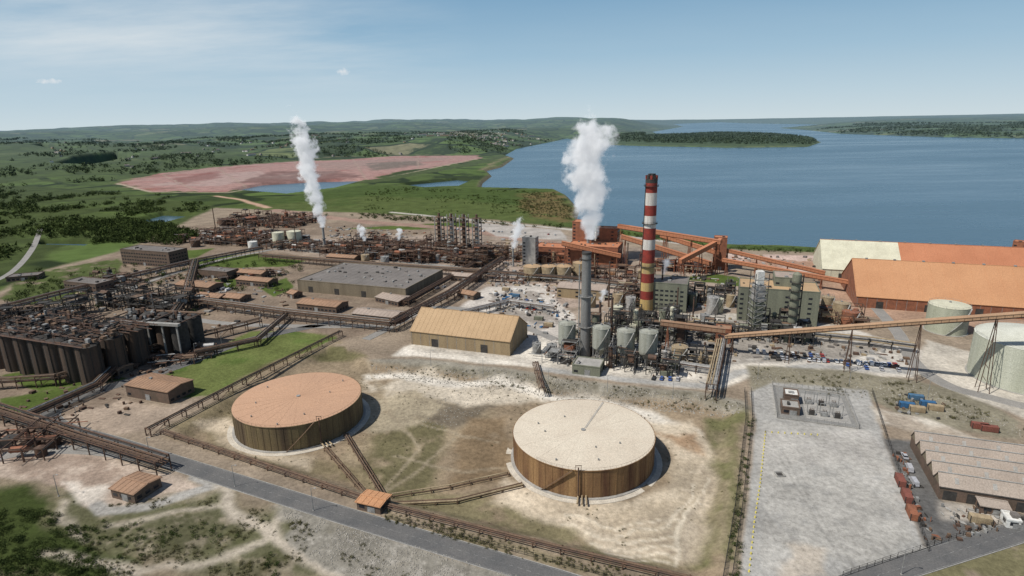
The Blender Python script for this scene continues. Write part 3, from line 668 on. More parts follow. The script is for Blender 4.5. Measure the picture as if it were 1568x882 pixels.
bldg('workshop',(1500,785),(1545,794),W=7,h=3,rise=.6,rm=shedroof,wm=brownwall)
bldg('site_cabin',(1540,808),(1562,812),W=5,h=2.8,roof='flat',rm=white,wm=white)
# ---------------------------------------------------------------- tanks & silos
for u,v,r,h in ((868,542,5,19),(920,549,5,19),(957,555,5,19),(991,560,5,20)): tank('storage_silo',u,v,r,h,M('silo_grey',(.33,.335,.29),(.22,.22,.18),.2,streak=True),legs=True,dome=.25)
for u,v,r,h in ((815,428,7.5,12),(840,428,6.5,12),(863,428,6.5,12),(888,424,6,13)): tank('process_tank',u,v,r,h,tanp,tanroof)
for u,v,r,h in ((428,377,6.5,16),(452,375,8,16)): tank('process_tank',u,v,r,h,cream)
tank('process_tank',1447,506,11,17,M('tank_sage',(.40,.41,.32),(.32,.33,.25),.2,streak=True),cream)
tank('water_tank',1570,580,24,22,M('tank_pale_sage',(.46,.47,.39),(.37,.38,.30),.15,streak=True),M('tank_roof_weathered',(.55,.55,.48),(.46,.46,.39),.1),dome=.22)
for u,v,r,h,mm in ((1090,480,4,12,lag),(1078,502,3,9,steel),(1040,548,4.5,7,tanp),(1285,490,5,12,tanp),(1300,497,5,9,rust2),(1265,480,4,12,tanp),(1100,478,3,10,cream),(946,470,4,10,tanp),(965,480,3.5,12,lag),(845,545,3,7,steel),(822,540,2.5,6,steel),(905,470,3.5,9,tanp),(470,372,4,9,steel),(388,382,5,9,white),(300,378,5,8,rust),(560,402,4,8,tanp),(590,405,4,8,steel),(345,345,8,9,rust),(385,342,8,9,rust2),(1060,470,3,10,greenwall),(1015,505,3,13,greenwall),(945,500,3.2,14,cream),(978,520,3,12,greenwall),(1118,470,3,9,tanp),(1030,520,3,8,lag)):
    tank('process_tank',u,v,r,h,mm)
# precipitators (dark silos, left)
b=B(); f=F((8,560),(168,575)); hp=21
for row in range(3):
    for i in range(7):
        p=f(i*f.L/6,row*13.5,0); b.cyl(p[0],p[1],0,5.7,hp,blackr,22); b.cyl(p[0],p[1],hp,5.7,1.2,dark,22,2)
        for k in range(8): t=k*math.pi/4; b.beam((p[0]+5.8*math.cos(t),p[1]+5.8*math.sin(t),0),(p[0]+5.8*math.cos(t),p[1]+5.8*math.sin(t),hp),.25,dark)
rg=random.Random(3)
for i in range(260):
    x=rg.uniform(-6,f.L+6);y=rg.uniform(-6,32); z=hp+rg.uniform(1.5,5)
    if i%3==0: b.beam(f(x,y,z),f(x+rg.uniform(5,14),y,z),.35,rust)
    elif i%3==1: b.beam(f(x,y,z),f(x,y+rg.uniform(5,12),z),.35,dark)
    else: fbox(b,f,x,y,hp+1.5,rg.uniform(1,3),rg.uniform(1,2.5),rg.uniform(1,3),rg.choice([rust,steel,brownp,dark]))
    if i%4==0: p=f(x,y,hp); b.beam(p,add(p,(0,0,rg.uniform(3,6))),.2,rust)
for y in (-6,4,13,22,32): rail(b,[f(-6,y,hp+1.5),f(f.L+6,y,hp+1.5)],rust); b.beam(f(-6,y,hp+1.4),f(f.L+6,y,hp+1.4),1.6,rust,.2)
b.out('precipitator_tanks',1)
b=B(); f=F((178,535),(280,530),ang=ROT+R(8)); 
for row in range(2):
    for i in range(5):
        p=f(4+i*10.5,row*12+2,0); b.cyl(p[0],p[1],0,4.8,19,blackr if i%2 else dark,20); b.cyl(p[0],p[1],19,4.8,1.5,dark,20,2)
b.beam(f(0,-4,20),f(52,-4,20),2.2,concrete,1.5); b.beam(f(0,18,20),f(52,18,20),2,brownp,1)
for i in range(6): b.beam(f(i*10,-4,0),f(i*10,-4,19),.8,concrete); b.beam(f(i*10,-4,20),f(i*10,18,20),.6,rust)
for i in range(40):
    x=rg.uniform(0,48);y=rg.uniform(-3,16); fbox(b,f,x,y,20,rg.uniform(.5,3),rg.uniform(.5,2),rg.uniform(.5,3),rg.choice([rust,dark,steel]))
b.out('precipitator_tanks',1)
# process plant
unit('digestion_unit',(275,372),(400,382),70,11,1,.75)
unit('digestion_unit',(320,345),(440,352),70,10,2,.6,pal=[rust,rust2,dark])
unit('evaporation_unit',(490,394),(742,408),75,12,3,.75,pal=[rust,dark,rust2,brownp,rust,steel])
unit('evaporation_unit',(400,382),(490,392),45,9,4,.7)
unit('settler_unit',(140,470),(285,478),34,13,5,.85,fm=dark,pal=[rust,dark,blackr,steel])
unit('settler_unit',(-60,520),(120,500),40,14,6,.8,fm=dark,pal=[rust,dark,blackr])
unit('filtration_unit',(190,568),(320,556),28,5,7,.6)
unit('powder_handling_unit',(925,566),(1040,574),20,11,8,.8,fm=dark,pal=[lag,steel,greenwall,rust],cell=6)
unit('calcination_unit',(925,520),(1050,530),40,17,9,.9,fm=dark,pal=[rust,greenwall,dark,steel,cream,dark],cell=7)
unit('calcination_unit',(940,470),(985,474),24,16,19,.8,pal=[rust,tanp,lag,cream])
unit('pipe_manifold',(1060,520),(1125,530),18,9,10,.8,fm=dark,pal=[greenwall,steel,rust,dark],cell=6)
unit('calcination_unit',(1000,460),(1125,468),26,13,31,.75,fm=dark,pal=[greenwall,dark,steel,rust,tanp],cell=7)
unit('pipe_manifold',(1050,556),(1095,560),12,7,32,.7,fm=dark,pal=[tanp,steel,dark],cell=5)
unit('powder_handling_unit',(860,540),(925,548),22,13,33,.7,fm=dark,pal=[steel,greenwall,dark,rust],cell=6)
unit('turbine_unit',(1130,520),(1245,530),24,12,11,.8,fm=dark,pal=[steel,greenwall,lag,dark],cell=6)
unit('storage_bunker_steelwork',(745,432),(800,438),18,7,12,.6)
unit('filtration_unit',(-60,715),(70,705),26,7,13,.7,pal=[rust,dark,rust2,brownp])
unit('calciner_steelwork',(870,425),(1000,432),24,12,14,.7,pal=[rust2,orangeroof,rust,tanp])
unit('calciner_steelwork',(950,412),(1090,420),20,12,34,.5,fm=rust2,pal=[rust2,orangeroof2,rust,tanp])
unit('pipe_manifold',(1258,500),(1330,506),24,9,15,.7,pal=[rust2,rust,tanp])
unit('pipe_manifold',(290,440),(450,420),20,4,16,.3)
unit('pipe_manifold',(830,555),(880,560),14,8,17,.7,fm=steel)
unit('heat_exchange_unit',(745,400),(860,408),30,12,22,.6,pal=[rust,rust2,tanp,brownp])
unit('digestion_unit',(100,440),(180,446),30,9,23,.6,pal=[rust,dark,steel])
# evaporator towers
b=B(); f=F((668,384),(730,388)); hT=ZAT(f.P,328)
for i in range(4):
    x=i*f.L/3.3
    for a_,c_ in ((0,0),(7,0),(0,7),(7,7)): b.beam(f(x+a_,c_,0),f(x+a_,c_,hT*(1 if i%3 else .92)),.9,concrete)
    for l in range(1,9):
        z=hT*.92*l/8
        for q in ((0,0,7,0),(0,7,7,7),(0,0,0,7),(7,0,7,7)): b.beam(f(x+q[0],q[1],z),f(x+q[2],q[3],z),.55,rust)
        if l%2==0: fbox(b,f,x,0,z,7,7,.25,brownp)
        rail(b,[f(x,0,z),f(x+7,0,z)],rust)
    p=f(x+3.5,3.5,0); b.cyl(p[0],p[1],3,2.3,hT*.75,concrete if i%2 else rust,14); b.cyl(p[0],p[1],hT*.8,1.2,hT*.22,rust,10)
b.out('evaporator_tower')
b=B(); P=G(1155,512); hT=ZAT(P,417)
for i in range(10):
    z=hT*i/10
    for s1 in (-1,1):
        for s2 in (-1,1): b.beam((P[0]+s1*4,P[1]+s2*4,z),(P[0]+s1*4,P[1]+s2*4,z+hT/10),.35,dark)
        b.beam((P[0]-4,P[1]+s1*4,z),(P[0]+4,P[1]+s1*4,z),.3,steel); b.beam((P[0]+s1*4,P[1]-4,z),(P[0]+s1*4,P[1]+4,z),.3,steel)
        b.beam((P[0]-4,P[1]+s1*4,z),(P[0]+4,P[1]+s1*4,z+hT/10),.2,steel)
b.box(P[0],P[1],4,5.5,5.5,hT*.5,greenwall,0); b.box(P[0],P[1],hT*.55,6,6,hT*.25,lag,0); b.box(P[0],P[1],hT*.82,4,4,hT*.2,white,0)
b.out('bag_filter_tower')
b=B(); P=G(1210,518); hT=ZAT(P,420); b.cyl(P[0],P[1],0,2.6,hT,greenwall,18); b.cyl(P[0],P[1],hT,2.6,1.5,greenwall,18,.6)
for k in range(1,8): b.cyl(P[0],P[1],hT*k/8,3.8,.2,dark,18); rail(b,[(P[0]+3.7*math.cos(t),P[1]+3.7*math.sin(t),hT*k/8+.2) for t in [j*math.pi/4 for j in range(9)]],dark)
b.beam((P[0]+3.4,P[1]-1,0),(P[0]+3.4,P[1]-1,hT),.5,dark); b.out('absorber_column',1)
# ---------------------------------------------------------------- chimneys
b=B(); P=G(989,474); hT=ZAT(P,270); x,y=P
bands=[(0,.09,yelp),(.09,.155,redp),(.155,.22,yelp),(.22,.29,redp),(.29,.37,yelp),(.37,.47,redp),(.47,.545,whitep),(.545,.63,redp),(.63,.72,whitep),(.72,.795,redp),(.795,.885,whitep),(.885,.985,redp)]
rad=lambda t:4.9-1.0*t
for a_,c_,mm in bands: b.cyl(x,y,hT*a_,rad(a_),hT*(c_-a_),mm,32,rad(c_),cap=False)
b.cyl(x,y,hT*.97,3.2,hT*.02,dark,24); b.cyl(x,y,hT*.955,3.98,hT*.03,dark,24)
for i in range(10):
    t=i*math.pi/5; b.box(x+3.7*math.cos(t),y+3.7*math.sin(t),hT*.98,.7,1.5,2.6,redp if i%2 else dark,t)
for i in range(4): b.cyl(x+1.5*math.cos(i*1.57),y+1.5*math.sin(i*1.57),hT*.97,1.1,4.6,dark,10)
for t in (.34,.66,.93):
    b.cyl(x,y,hT*t,rad(t)+1.1,.2,dark,24); rail(b,[(x+(rad(t)+1)*math.cos(j*math.pi/6),y+(rad(t)+1)*math.sin(j*math.pi/6),hT*t+.2) for j in range(13)],dark)
b.beam((x-4.9,y-1,0),(x-4.1,y-1,hT*.95),.4,dark); b.out('striped_chimney',1)
b=B(); P=G(896,545); hT=ZAT(P,389); x,y=P
b.cyl(x,y,0,3.0,hT,stackm,28,2.5); b.cyl(x,y,hT,2.7,1.2,dark,28); b.cyl(x,y,hT-3,2.9,.4,dark,28)
for k in range(1,9): b.cyl(x,y,hT*k/9,3.02-.055*k,.25,stackm,28)
for t in (.3,.6): b.cyl(x,y,hT*t,3.9,.2,steel,20); rail(b,[(x+3.8*math.cos(j*math.pi/6),y+3.8*math.sin(j*math.pi/6),hT*t+.2) for j in range(13)],steel)
b.cyl(x-3.8,y+.5,0,.35,hT*.9,steel,8); b.out('steel_chimney',1)
for u,v,tv,r in ((900,402,365,1.6),(498,385,346,1.4),(918,520,460,.8),(936,520,455,.8),(1025,470,425,.9),(1012,470,405,.7),(700,395,350,.8),(560,392,368,.8),(612,396,366,.8),(786,408,378,1.0),(420,360,322,.5),(330,350,318,.6),(1035,500,440,.5),(960,420,372,.6),(655,398,360,.5),(455,385,345,.5),(540,390,356,.5),(932,470,400,.6),(1060,500,455,.5)):
    b=B(); P=G(u,v); hT=ZAT(P,tv); b.cyl(P[0],P[1],0,r,hT,rust if r<1 else steel,12,r*.85); b.cyl(P[0],P[1],hT-1,r*1.1,.5,dark,12); b.cyl(P[0],P[1],hT*.5,r*1.8,.2,dark,12); b.out('vent_stack',1)
# ---------------------------------------------------------------- conveyors
gallery('conveyor_gallery',(1108,540),515,(1640,618),473,3.2,1.5,M('gallery_tan',(.42,.265,.16),(.34,.215,.13),.1),28,rust,.26)
gallery('conveyor_gallery',(945,402),346,(1100,420),371)
gallery('conveyor_gallery',(950,410),362,(1088,420),404)
gallery('conveyor_gallery',(1010,400),360,(1100,414),388,3)
gallery('conveyor_gallery',(1105,420),398,(1320,452),436,3.4,2.4)
gallery('conveyor_gallery',(1105,412),382,(1262,430),418,3,2.4)
gallery('conveyor_gallery',(860,408),372,(950,412),392,3)
gallery('conveyor_gallery',(1108,540),506,(1010,530),494,3,2.4,brownroof)
gallery('conveyor_gallery',(1040,430),400,(1100,418),368,3)
# ---------------------------------------------------------------- pipe racks
rack('pipe_rack',[(-60,622),(0,642),(125,684),(252,724)],6,6,seed=1)
rack('pipe_rack',[(228,668),(375,590),(522,515)],3.5,3,lev=1,seed=2)
rack('pipe_rack',[(250,664),(590,778),(860,846),(1110,905)],1.4,2.4,lev=1,seed=3,pm=[brownp,rust],r=(.25,.4))
rack('pipe_rack',[(285,468),(440,490),(600,508)],7,6,seed=4)
rack('pipe_rack',[(600,508),(690,460),(770,405)],7,7,seed=5)
rack('pipe_rack',[(622,470),(700,425),(745,398)],5,5,seed=6)
rack('pipe_rack',[(-60,500),(90,460),(300,408),(400,388)],7,7,seed=7)
rack('pipe_rack',[(300,408),(285,468),(250,520),(190,560)],7,6,seed=8)
rack('pipe_rack',[(400,398),(560,412),(745,425)],6,6,seed=9)
rack('pipe_rack',[(-60,600),(90,590),(230,545),(400,500)],6,4,seed=10)
rack('pipe_rack',[(1088,612),(1104,535)],8,5,seed=11,pm=[lag,steel,tanp])
rack('pipe_rack',[(745,425),(880,436),(1000,450)],6,5,seed=12)
rack('pipe_rack',[(1050,500),(1130,510),(1330,530),(1400,540)],5,4,seed=13,pm=[lag,steel,tanp],fm=dark)
rack('pipe_rack',[(190,560),(150,600),(40,650)],5,5,seed=14)
rack('pipe_rack',[(1000,560),(1100,575)],4,4,seed=15,pm=[lag,steel])
rack('pipe_rack',[(440,490),(395,530),(300,550)],5,4,seed=16)
rack('pipe_rack',[(640,505),(780,470),(850,480)],5,4,seed=17,pm=[lag,steel,rust])
rack('pipe_rack',[(560,380),(760,400)],8,6,seed=18)
rack('pipe_rack',[(820,560),(830,600)],2,3,seed=21,lev=1)
for pts in ([(500,690),(560,760),(590,768)],[(530,668),(588,762)],[(778,728),(690,748),(600,762)],[(800,745),(700,770),(600,775)]):
    rack('tank_pipeline',pts,1.1,1.8,z=BZ,lev=1,pm=[tanp,tanp,brownp],r=(.22,.34),step=7,fm=brownp,seed=30)
# ---------------------------------------------------------------- fences, bollards
def fence(name,pts,h=2.4,z=0,st=3,mat=dark,rails=3):
    P=px(pts,z); b=B()
    for p,q in zip(P[:-1],P[1:]):
        L=math.dist(p,q); n=max(1,int(L/st))
        for i in range(n+1):
            t=i/n; x=p[0]*(1-t)+q[0]*t; y=p[1]*(1-t)+q[1]*t; b.beam((x,y,z-.3),(x,y,z+h),.12,mat)
        for k in range(rails): zz=z+.2+(h-.3)*k/max(1,rails-1); b.beam((p[0],p[1],zz),(q[0],q[1],zz),.06,mat)
    return b.out(name)
fence('boundary_fence',[(1140,600),(1142,640),(1125,780),(1104,905)],2.6,rails=6)
fence('boundary_fence',[(1150,600),(1152,640),(1136,780),(1118,905)],2.2,rails=5)
fence('boundary_fence',[(590,792),(860,865),(1010,905)],2.0)
fence('yard_fence',[(1335,600),(1358,672),(1422,845)],2.2,rails=4)
fence('boundary_fence',[(1290,884),(1430,836),(1568,792)],2.2,rails=4)
b=B()
for l in ([(1172,662),(1262,667)],[(1172,662),(1164,740),(1155,800),(1146,885)]):
    P=px(l)
    for p,q in zip(P[:-1],P[1:]):
        n=int(math.dist(p,q)/2.6)
        for i in range(n):
            t=i/n; b.cyl(p[0]*(1-t)+q[0]*t,p[1]*(1-t)+q[1]*t,0,.32,.7,M('bollard_yellow',(.65,.55,.12),(.5,.42,.12)),8,.22)
b.out('yellow_bollards')
# substation
b=B(); f=F((1190,640),(1315,656)); Wd=f.dep((1192,592)); L=f.L
fbox(b,f,0,0,0,L,Wd,.12,M('substation_pad',(.24,.235,.22),(.19,.185,.175))); 
for q in (((0,0),(L,0)),((L,0),(L,Wd)),((L,Wd),(0,Wd)),((0,Wd),(0,0))):
    p0=f(*q[0],.1);p1=f(*q[1],.1); b.beam(add(p0,(0,0,.25)),add(p1,(0,0,.25)),.3,concrete,.5)
    n=int(math.dist(p0,p1)/2.5)
    for i in range(n+1): c=tuple(p0[j]+(p1[j]-p0[j])*i/n for j in range(3)); b.beam(c,add(c,(0,0,2.5)),.1,steel)
    for k in (.9,1.6,2.4): b.beam(add(p0,(0,0,k)),add(p1,(0,0,k)),.06,steel)
fbox(b,f,L*.38,Wd*.1,.12,L*.55,Wd*.75,.08,concrete)
for i in range(3):
    for j in range(2):
        x=L*(.42+.16*i);y=Wd*(.2+.32*j); fbox(b,f,x,y,.2,2.2,1.6,2.0,steel if (i+j)%2 else dark); fbox(b,f,x-.5,y,.5,.45,1.6,1.4,steel); fbox(b,f,x+2.25,y,.5,.45,1.6,1.4,steel)
        for k in range(3): p=f(x+.4+k*.7,y+.8,2.2); b.cyl(p[0],p[1],p[2],.14,1.2,brownwall,8)
        for k in (0,4): p=f(x+k-.5,y+3,.2); b.beam(p,add(p,(0,0,5)),.2,steel)
        b.beam(f(x-.5,y+3,5.2),f(x+3.5,y+3,5.2),.2,steel)
b.out('electrical_substation')
bldg('control_building',(1196,634),(1224,638),W=8,h=3.5,roof='flat',rm=concrete,wm=brownwall,rib=3)
bldg('control_building',(1200,618),(1222,621),W=7,h=4.5,roof='flat',rm=white,wm=brownwall,rib=3)
# ---------------------------------------------------------------- vehicles, containers
def car(x,y,a,mat,z=.1,van=False):
    b=B(); c,s=math.cos(a),math.sin(a)
    def at(l,w,h): return (x+c*l-s*w,y+s*l+c*w,z+h)
    L=4.5 if not van else 5.6
    def loft(rings,mt):
        i=len(b.v);k=b.mi(mt)
        for (l0,l1,w,h) in rings: b.v+= [at(l0,-w,h),at(l1,-w,h),at(l1,w,h),at(l0,w,h)]
        for r in range(len(rings)-1):
            for j in range(4): b.f.append((i+r*4+j,i+r*4+(j+1)%4,i+r*4+4+(j+1)%4,i+r*4+4+j)); b.m.append(k)
        b.f.append(tuple(i+len(rings)*4-4+j for j in range(4))); b.m.append(k)
    loft([(-L/2,L/2,.82,.3),(-L/2-.03,L/2+.03,.9,.6),(-L/2+.05,L/2-.1,.86,.92)],mat)
    if van: loft([(-L/2+.05,L/2-1,.86,.92),(-L/2+.1,L/2-1.5,.78,2.0)],mat); loft([(L/2-1.3,L/2-.9,.8,.95),(L/2-1.6,L/2-1.5,.7,1.8)],glass)
    else: loft([(-L/2+.5,L/2-1.1,.8,.92),(-L/2+1.0,L/2-1.9,.66,1.38)],glass); loft([(-L/2+1.0,L/2-1.9,.66,1.385),(-L/2+1.1,L/2-2.0,.62,1.45)],mat)
    for l in (-L/2+.85,L/2-.85):
        for w in (-.86,.86): b.tube(at(l,w-.1,.32),at(l,w+.1,.32),.32,tyre,10)
    b.out('parked_car' if not van else 'parked_van')
rg=random.Random(5)
def cars(u0,v0,u1,v1,n,jit=.4,skip=.2,a=None):
    P=G(u0,v0);Q=G(u1,v1)
    for i in range(n):
        if rg.random()<skip: continue
        t=i/max(1,n-1); car(P[0]*(1-t)+Q[0]*t+rg.uniform(-jit,jit),P[1]*(1-t)+Q[1]*t+rg.uniform(-jit,jit),(ROT+math.pi/2 if a is None else a)+rg.uniform(-.08,.08),rg.choice(carm[:2]*2+carm),van=rg.random()<.2)
cars(1190,549,1370,560,26); cars(1160,540,1260,546,12,skip=.5); cars(1290,552,1350,566,6); cars(760,452,815,462,10,1.5); cars(775,468,820,474,8,1.5); cars(1000,580,1050,583,5)
cars(700,352,850,360,22,2,.4); cars(1375,570,1300,560,4,2); cars(1385,700,1400,740,3,skip=0); cars(640,448,680,440,5); cars(320,440,350,445,5); cars(200,415,260,420,8)
def container(u,v,mat,a=None,L=6.1):
    x,y=G(u,v); a=ROT if a is None else a; b=B(); c,s=math.cos(a),math.sin(a)
    b.box(x,y,.15,L,2.4,2.4,mat,a)
    n=int(L/.6)
    for i in range(n):
        o=-L/2+.3+i*.6
        for k in (-1,1): b.box(x+c*o-s*k*1.22,y+s*o+c*k*1.22,.25,.25,.06,2.2,mat,a)
    for o in (-L/2,L/2):
        for k in (-1.2,1.2): b.box(x+c*o-s*k,y+s*o+c*k,.05,.2,.2,2.6,dark,a)
    b.out('shipping_container')
wc=[bluep,M('faded_blue',(.07,.16,.26),(.06,.11,.17)),M('faded_red',(.22,.075,.055),(.15,.06,.045)),steel,tanp,rust2,greenwall]
for u,v,k in ((1388,624,0),(1402,612,1),(1420,622,0),(1432,628,4),(1404,630,4),(1500,656,2),(1514,660,2),(1378,740,2),(1388,764,2),(1396,790,5),(1500,800,4),(840,500,4),(825,490,6),(735,505,3),(790,455,1),(775,445,4),(1010,560,4),(1020,575,6)):
    container(u,v,wc[k],ROT if (u<1360 or u>1490) else ROT+R(90) if u>1376 and v>700 else ROT)
# scattered skips, pallets and stored materials
def clutter(name,poly,n,seed,mats,s=(.6,2.6)):
    rg=random.Random(seed); P=px(poly); xs=[p[0] for p in P];ys=[p[1] for p in P]; b=B()
    pa=np.array([(rg.uniform(min(xs),max(xs)),rg.uniform(min(ys),max(ys))) for _ in range(n*4)]); d=sdf(P,pa[:,0],pa[:,1]); pa=pa[d<0][:n]
    for x,y in pa:
        t=rg.random(); mm=rg.choice(mats); a=ROT+rg.choice([0,R(90),rg.uniform(0,3)]); l=rg.uniform(*s)
        if t<.5: b.box(x,y,0,l*1.5,l,rg.uniform(.4,1.6),mm,a)
        elif t<.75:
            for q in range(3): b.tube((x,y+q*.5,.25),(x+math.cos(a)*l*2,y+q*.5+math.sin(a)*l*2,.25),.2,mm,6)
        else: b.cyl(x,y,0,l*.4,rg.uniform(.6,1.8),mm,10)
    b.out(name)
mix1=[steel,lag,rust,dark,tanp,concrete,brownp,greyroof]
clutter('stored_materials',[(745,445),(860,440),(880,500),(800,520),(740,480)],190,1,mix1+[bluep,white])
clutter('stored_materials',[(930,470),(1130,490),(1130,560),(900,565)],260,2,mix1)
clutter('stored_materials',[(1130,510),(1390,540),(1390,565),(1140,550)],150,3,mix1)
clutter('scrap_materials',[(1366,695),(1385,690),(1436,825),(1420,832)],90,4,[rust2,rust,dark,brownp,steel],(.3,1.1))
clutter('scrap_materials',[(1440,772),(1568,796),(1568,804),(1450,832)],70,5,[rust,dark,steel,brownp,concrete],(.3,1.1))
clutter('stored_materials',[(500,345),(860,372),(860,400),(500,385)],350,6,mix1+[rust2],(.8,4))
clutter('stored_materials',[(0,470),(280,420),(440,440),(440,480),(200,540),(0,560)],350,7,mix1+[rust],(.6,3))
clutter('stored_materials',[(860,410),(1250,430),(1300,480),(1000,470),(860,450)],400,8,mix1+[rust2],(.8,3.5))
clutter('stored_materials',[(690,410),(800,400),(860,440),(740,440)],150,9,mix1,(.8,3))
clutter('stored_materials',[(0,600),(250,560),(300,590),(80,690),(0,690)],90,10,[rust,brownp,rust,dark],(.5,1.8))
clutter('stored_materials',[(1370,600),(1450,620),(1440,645),(1370,632)],30,11,mix1,(.4,1.4))
clutter('stored_materials',[(800,525),(1060,560),(1120,575),(1080,590),(860,560)],60,12,mix1,(.4,1.6))
clutter('stored_materials',[(1110,390),(1260,395),(1255,412),(1120,402)],60,13,mix1+[rust2],(.8,3))
b=B(); P=G(1194,727); 
for a_ in (0,1.57,3.14,4.71): b.box(P[0]+math.cos(a_)*1.5,P[1]+math.sin(a_)*1.5,0,.3,3,.5,concrete,a_)
b.box(P[0],P[1],.02,2.4,2.4,.05,dark,0); b.out('drain_pit')
# lamp posts
def lamp(u,v,h=9,z=0):
    x,y=G(u,v,z); b=B(); b.tube((x,y,z),(x,y,z+h),.14,steel,6,.08); b.beam((x,y,z+h),(x+1.4,y-.3,z+h+.3),.12,steel); b.box(x+1.6,y-.35,z+h+.2,.8,.35,.2,lag); b.box(x,y,z,.5,.5,.3,concrete); b.out('street_lamp')
for u,v in ((300,548),(340,530),(400,508),(360,745),(480,782),(230,700),(560,500),(120,650),(840,590),(930,600),(1030,610),(1160,580),(1300,590),(1420,610),(90,760),(220,545),(660,560),(740,572),(1380,880)): lamp(u,v)
# ---------------------------------------------------------------- vegetation & rocks
def leafmat(name,c1,c2):
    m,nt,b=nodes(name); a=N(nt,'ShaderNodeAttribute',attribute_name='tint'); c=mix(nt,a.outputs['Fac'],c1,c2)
    h=N(nt,'ShaderNodeAttribute',attribute_name='haze'); c=mix(nt,h.outputs['Fac'],c,HZ)  # same painted distance haze mixed into the leaf colour
    nt.links.new(c,b.inputs['Base Color']); b.inputs['Roughness'].default_value=.9; b.inputs['Specular IOR Level'].default_value=.05; return m
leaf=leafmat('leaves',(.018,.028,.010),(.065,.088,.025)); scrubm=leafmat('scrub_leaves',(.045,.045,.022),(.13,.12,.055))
rs=np.random.RandomState(4)
def template(K,flat=.75):
    blobs=rs.normal(0,.42,(7,3)); blobs[:,2]=np.abs(blobs[:,2])*.8+.45; br=rs.uniform(.38,.62,7)
    i=rs.randint(0,7,K); d=rs.normal(size=(K,3)); d/=np.linalg.norm(d,axis=1)[:,None]
    c=blobs[i]+d*br[i][:,None]*rs.uniform(.75,1.1,K)[:,None]; c[:,2]=np.maximum(c[:,2]*flat,.02)
    s=2.6/math.sqrt(K); t=rs.normal(size=(K,3,3))*s*.55
    t-= (t*d[:,None,:]).sum(2,keepdims=True)*d[:,None,:]*.6
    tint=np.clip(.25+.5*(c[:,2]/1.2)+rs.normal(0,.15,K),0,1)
    return c[:,None,:]+t,tint
def scatter(name,pts,sizes,mat,K,seed=1):
    n=len(pts)
    if n==0: return
    rs_=np.random.RandomState(seed); T=[template(K) for _ in range(5)]; V=[];TI=[];HA=[]
    zz=height(pts[:,0],pts[:,1])[0]
    for k in range(5):
        idx=np.arange(n)%5==k; m=idx.sum()
        if not m: continue
        t,ti=T[k]; a=rs_.uniform(0,6.28,m); c,s=np.cos(a),np.sin(a); q=np.repeat(t[None],m,0).copy(); x=q[...,0]*c[:,None,None]-q[...,1]*s[:,None,None]; y=q[...,0]*s[:,None,None]+q[...,1]*c[:,None,None]
        S=sizes[idx][:,None,None]; q=np.stack([x*S+pts[idx,0][:,None,None],y*S+pts[idx,1][:,None,None],q[...,2]*S*1.15+zz[idx][:,None,None]],-1)
        V.append(q.reshape(-1,3)); tv=np.clip(ti[None]+rs_.normal(0,.18,m)[:,None],0,1); TI.append(tv.reshape(-1))
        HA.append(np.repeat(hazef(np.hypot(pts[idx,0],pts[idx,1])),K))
    V=np.concatenate(V);TI=np.concatenate(TI);HA=np.concatenate(HA); nf=len(TI)
    me=bpy.data.meshes.new(name); me.vertices.add(len(V)); me.vertices.foreach_set('co',V.ravel()); me.loops.add(nf*3); me.loops.foreach_set('vertex_index',np.arange(nf*3,dtype=np.int32))
    me.polygons.add(nf); me.polygons.foreach_set('loop_start',(np.arange(nf)*3).astype(np.int32)); me.polygons.foreach_set('loop_total',np.full(nf,3,np.int32)); me.update()
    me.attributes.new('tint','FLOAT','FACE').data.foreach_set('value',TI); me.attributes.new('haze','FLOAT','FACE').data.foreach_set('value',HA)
    me.materials.append(mat); o=bpy.data.objects.new(name,me); sc.collection.objects.link(o)
def inpoly(poly,n,z=0,seed=0,clump=0,cs=60):
    P=px(poly,z); A=np.array(P); rs_=np.random.RandomState(seed); k=rs_.uniform(A.min(0),A.max(0),(n*8,2)); d=sdf(P,k[:,0],k[:,1],10)
    k=k[d<0]
    if clump: k=k[fbm(k[:,0]/cs,k[:,1]/cs,seed+3,4)>clump]
    dw=sdf(WATER,k[:,0],k[:,1],50); dm=sdf(MUDW,k[:,0],k[:,1],50); k=k[(dw>8)&(dm>10)]
    for p in PONDS: k=k[sdf(p,k[:,0],k[:,1],50)>8]
    return k[:n]
def sz(n,a,b,seed=0): return np.random.RandomState(seed).uniform(a,b,n)
p=inpoly([(60,372),(110,345),(180,338),(250,345),(310,362),(270,376),(200,372),(120,376)],520,seed=1); scatter('woodland',p,sz(len(p),4,8),leaf,110,1)
p=inpoly([(-200,400),(-200,300),(0,290),(250,300),(330,318),(250,340),(100,350),(0,400)],2200,seed=2,clump=.5,cs=60); scatter('woodland',p,sz(len(p),2.5,6),leaf,50,2)
p=inpoly([(-200,300),(-200,225),(300,225),(780,210),(860,216),(770,236),(450,244),(180,276),(0,290)],9000,seed=3,clump=.53,cs=190); scatter('distant_trees',p,sz(len(p),4,9),leaf,20,3)
p=inpoly([(941,221),(1000,222.5),(1120,225),(1235,224),(1253,218),(1240,212),(1190,207),(1110,205),(1015,209),(940,215)],4200,z=WZ,seed=4); scatter('island_woodland',p,sz(len(p),5,11),leaf,16,4)
p=inpoly([(1240,200),(1290,205),(1440,209),(1568,211),(1800,213),(1800,196),(1568,195),(1300,195)],3500,z=0,seed=5,clump=.5,cs=400); scatter('distant_trees',p,sz(len(p),6,12),leaf,12,5)
p=inpoly([(560,285),(735,291),(850,294),(882,325),(870,340),(560,322)],700,seed=6,clump=.52,cs=60); scatter('scrub',p,sz(len(p),.8,2.2),leaf,40,6)
p=inpoly([(800,298),(850,296),(880,322),(876,338),(805,330)],450,seed=26,clump=.4,cs=15); scatter('scrub',p,sz(len(p),.8,2.4),scrubm,40,7)
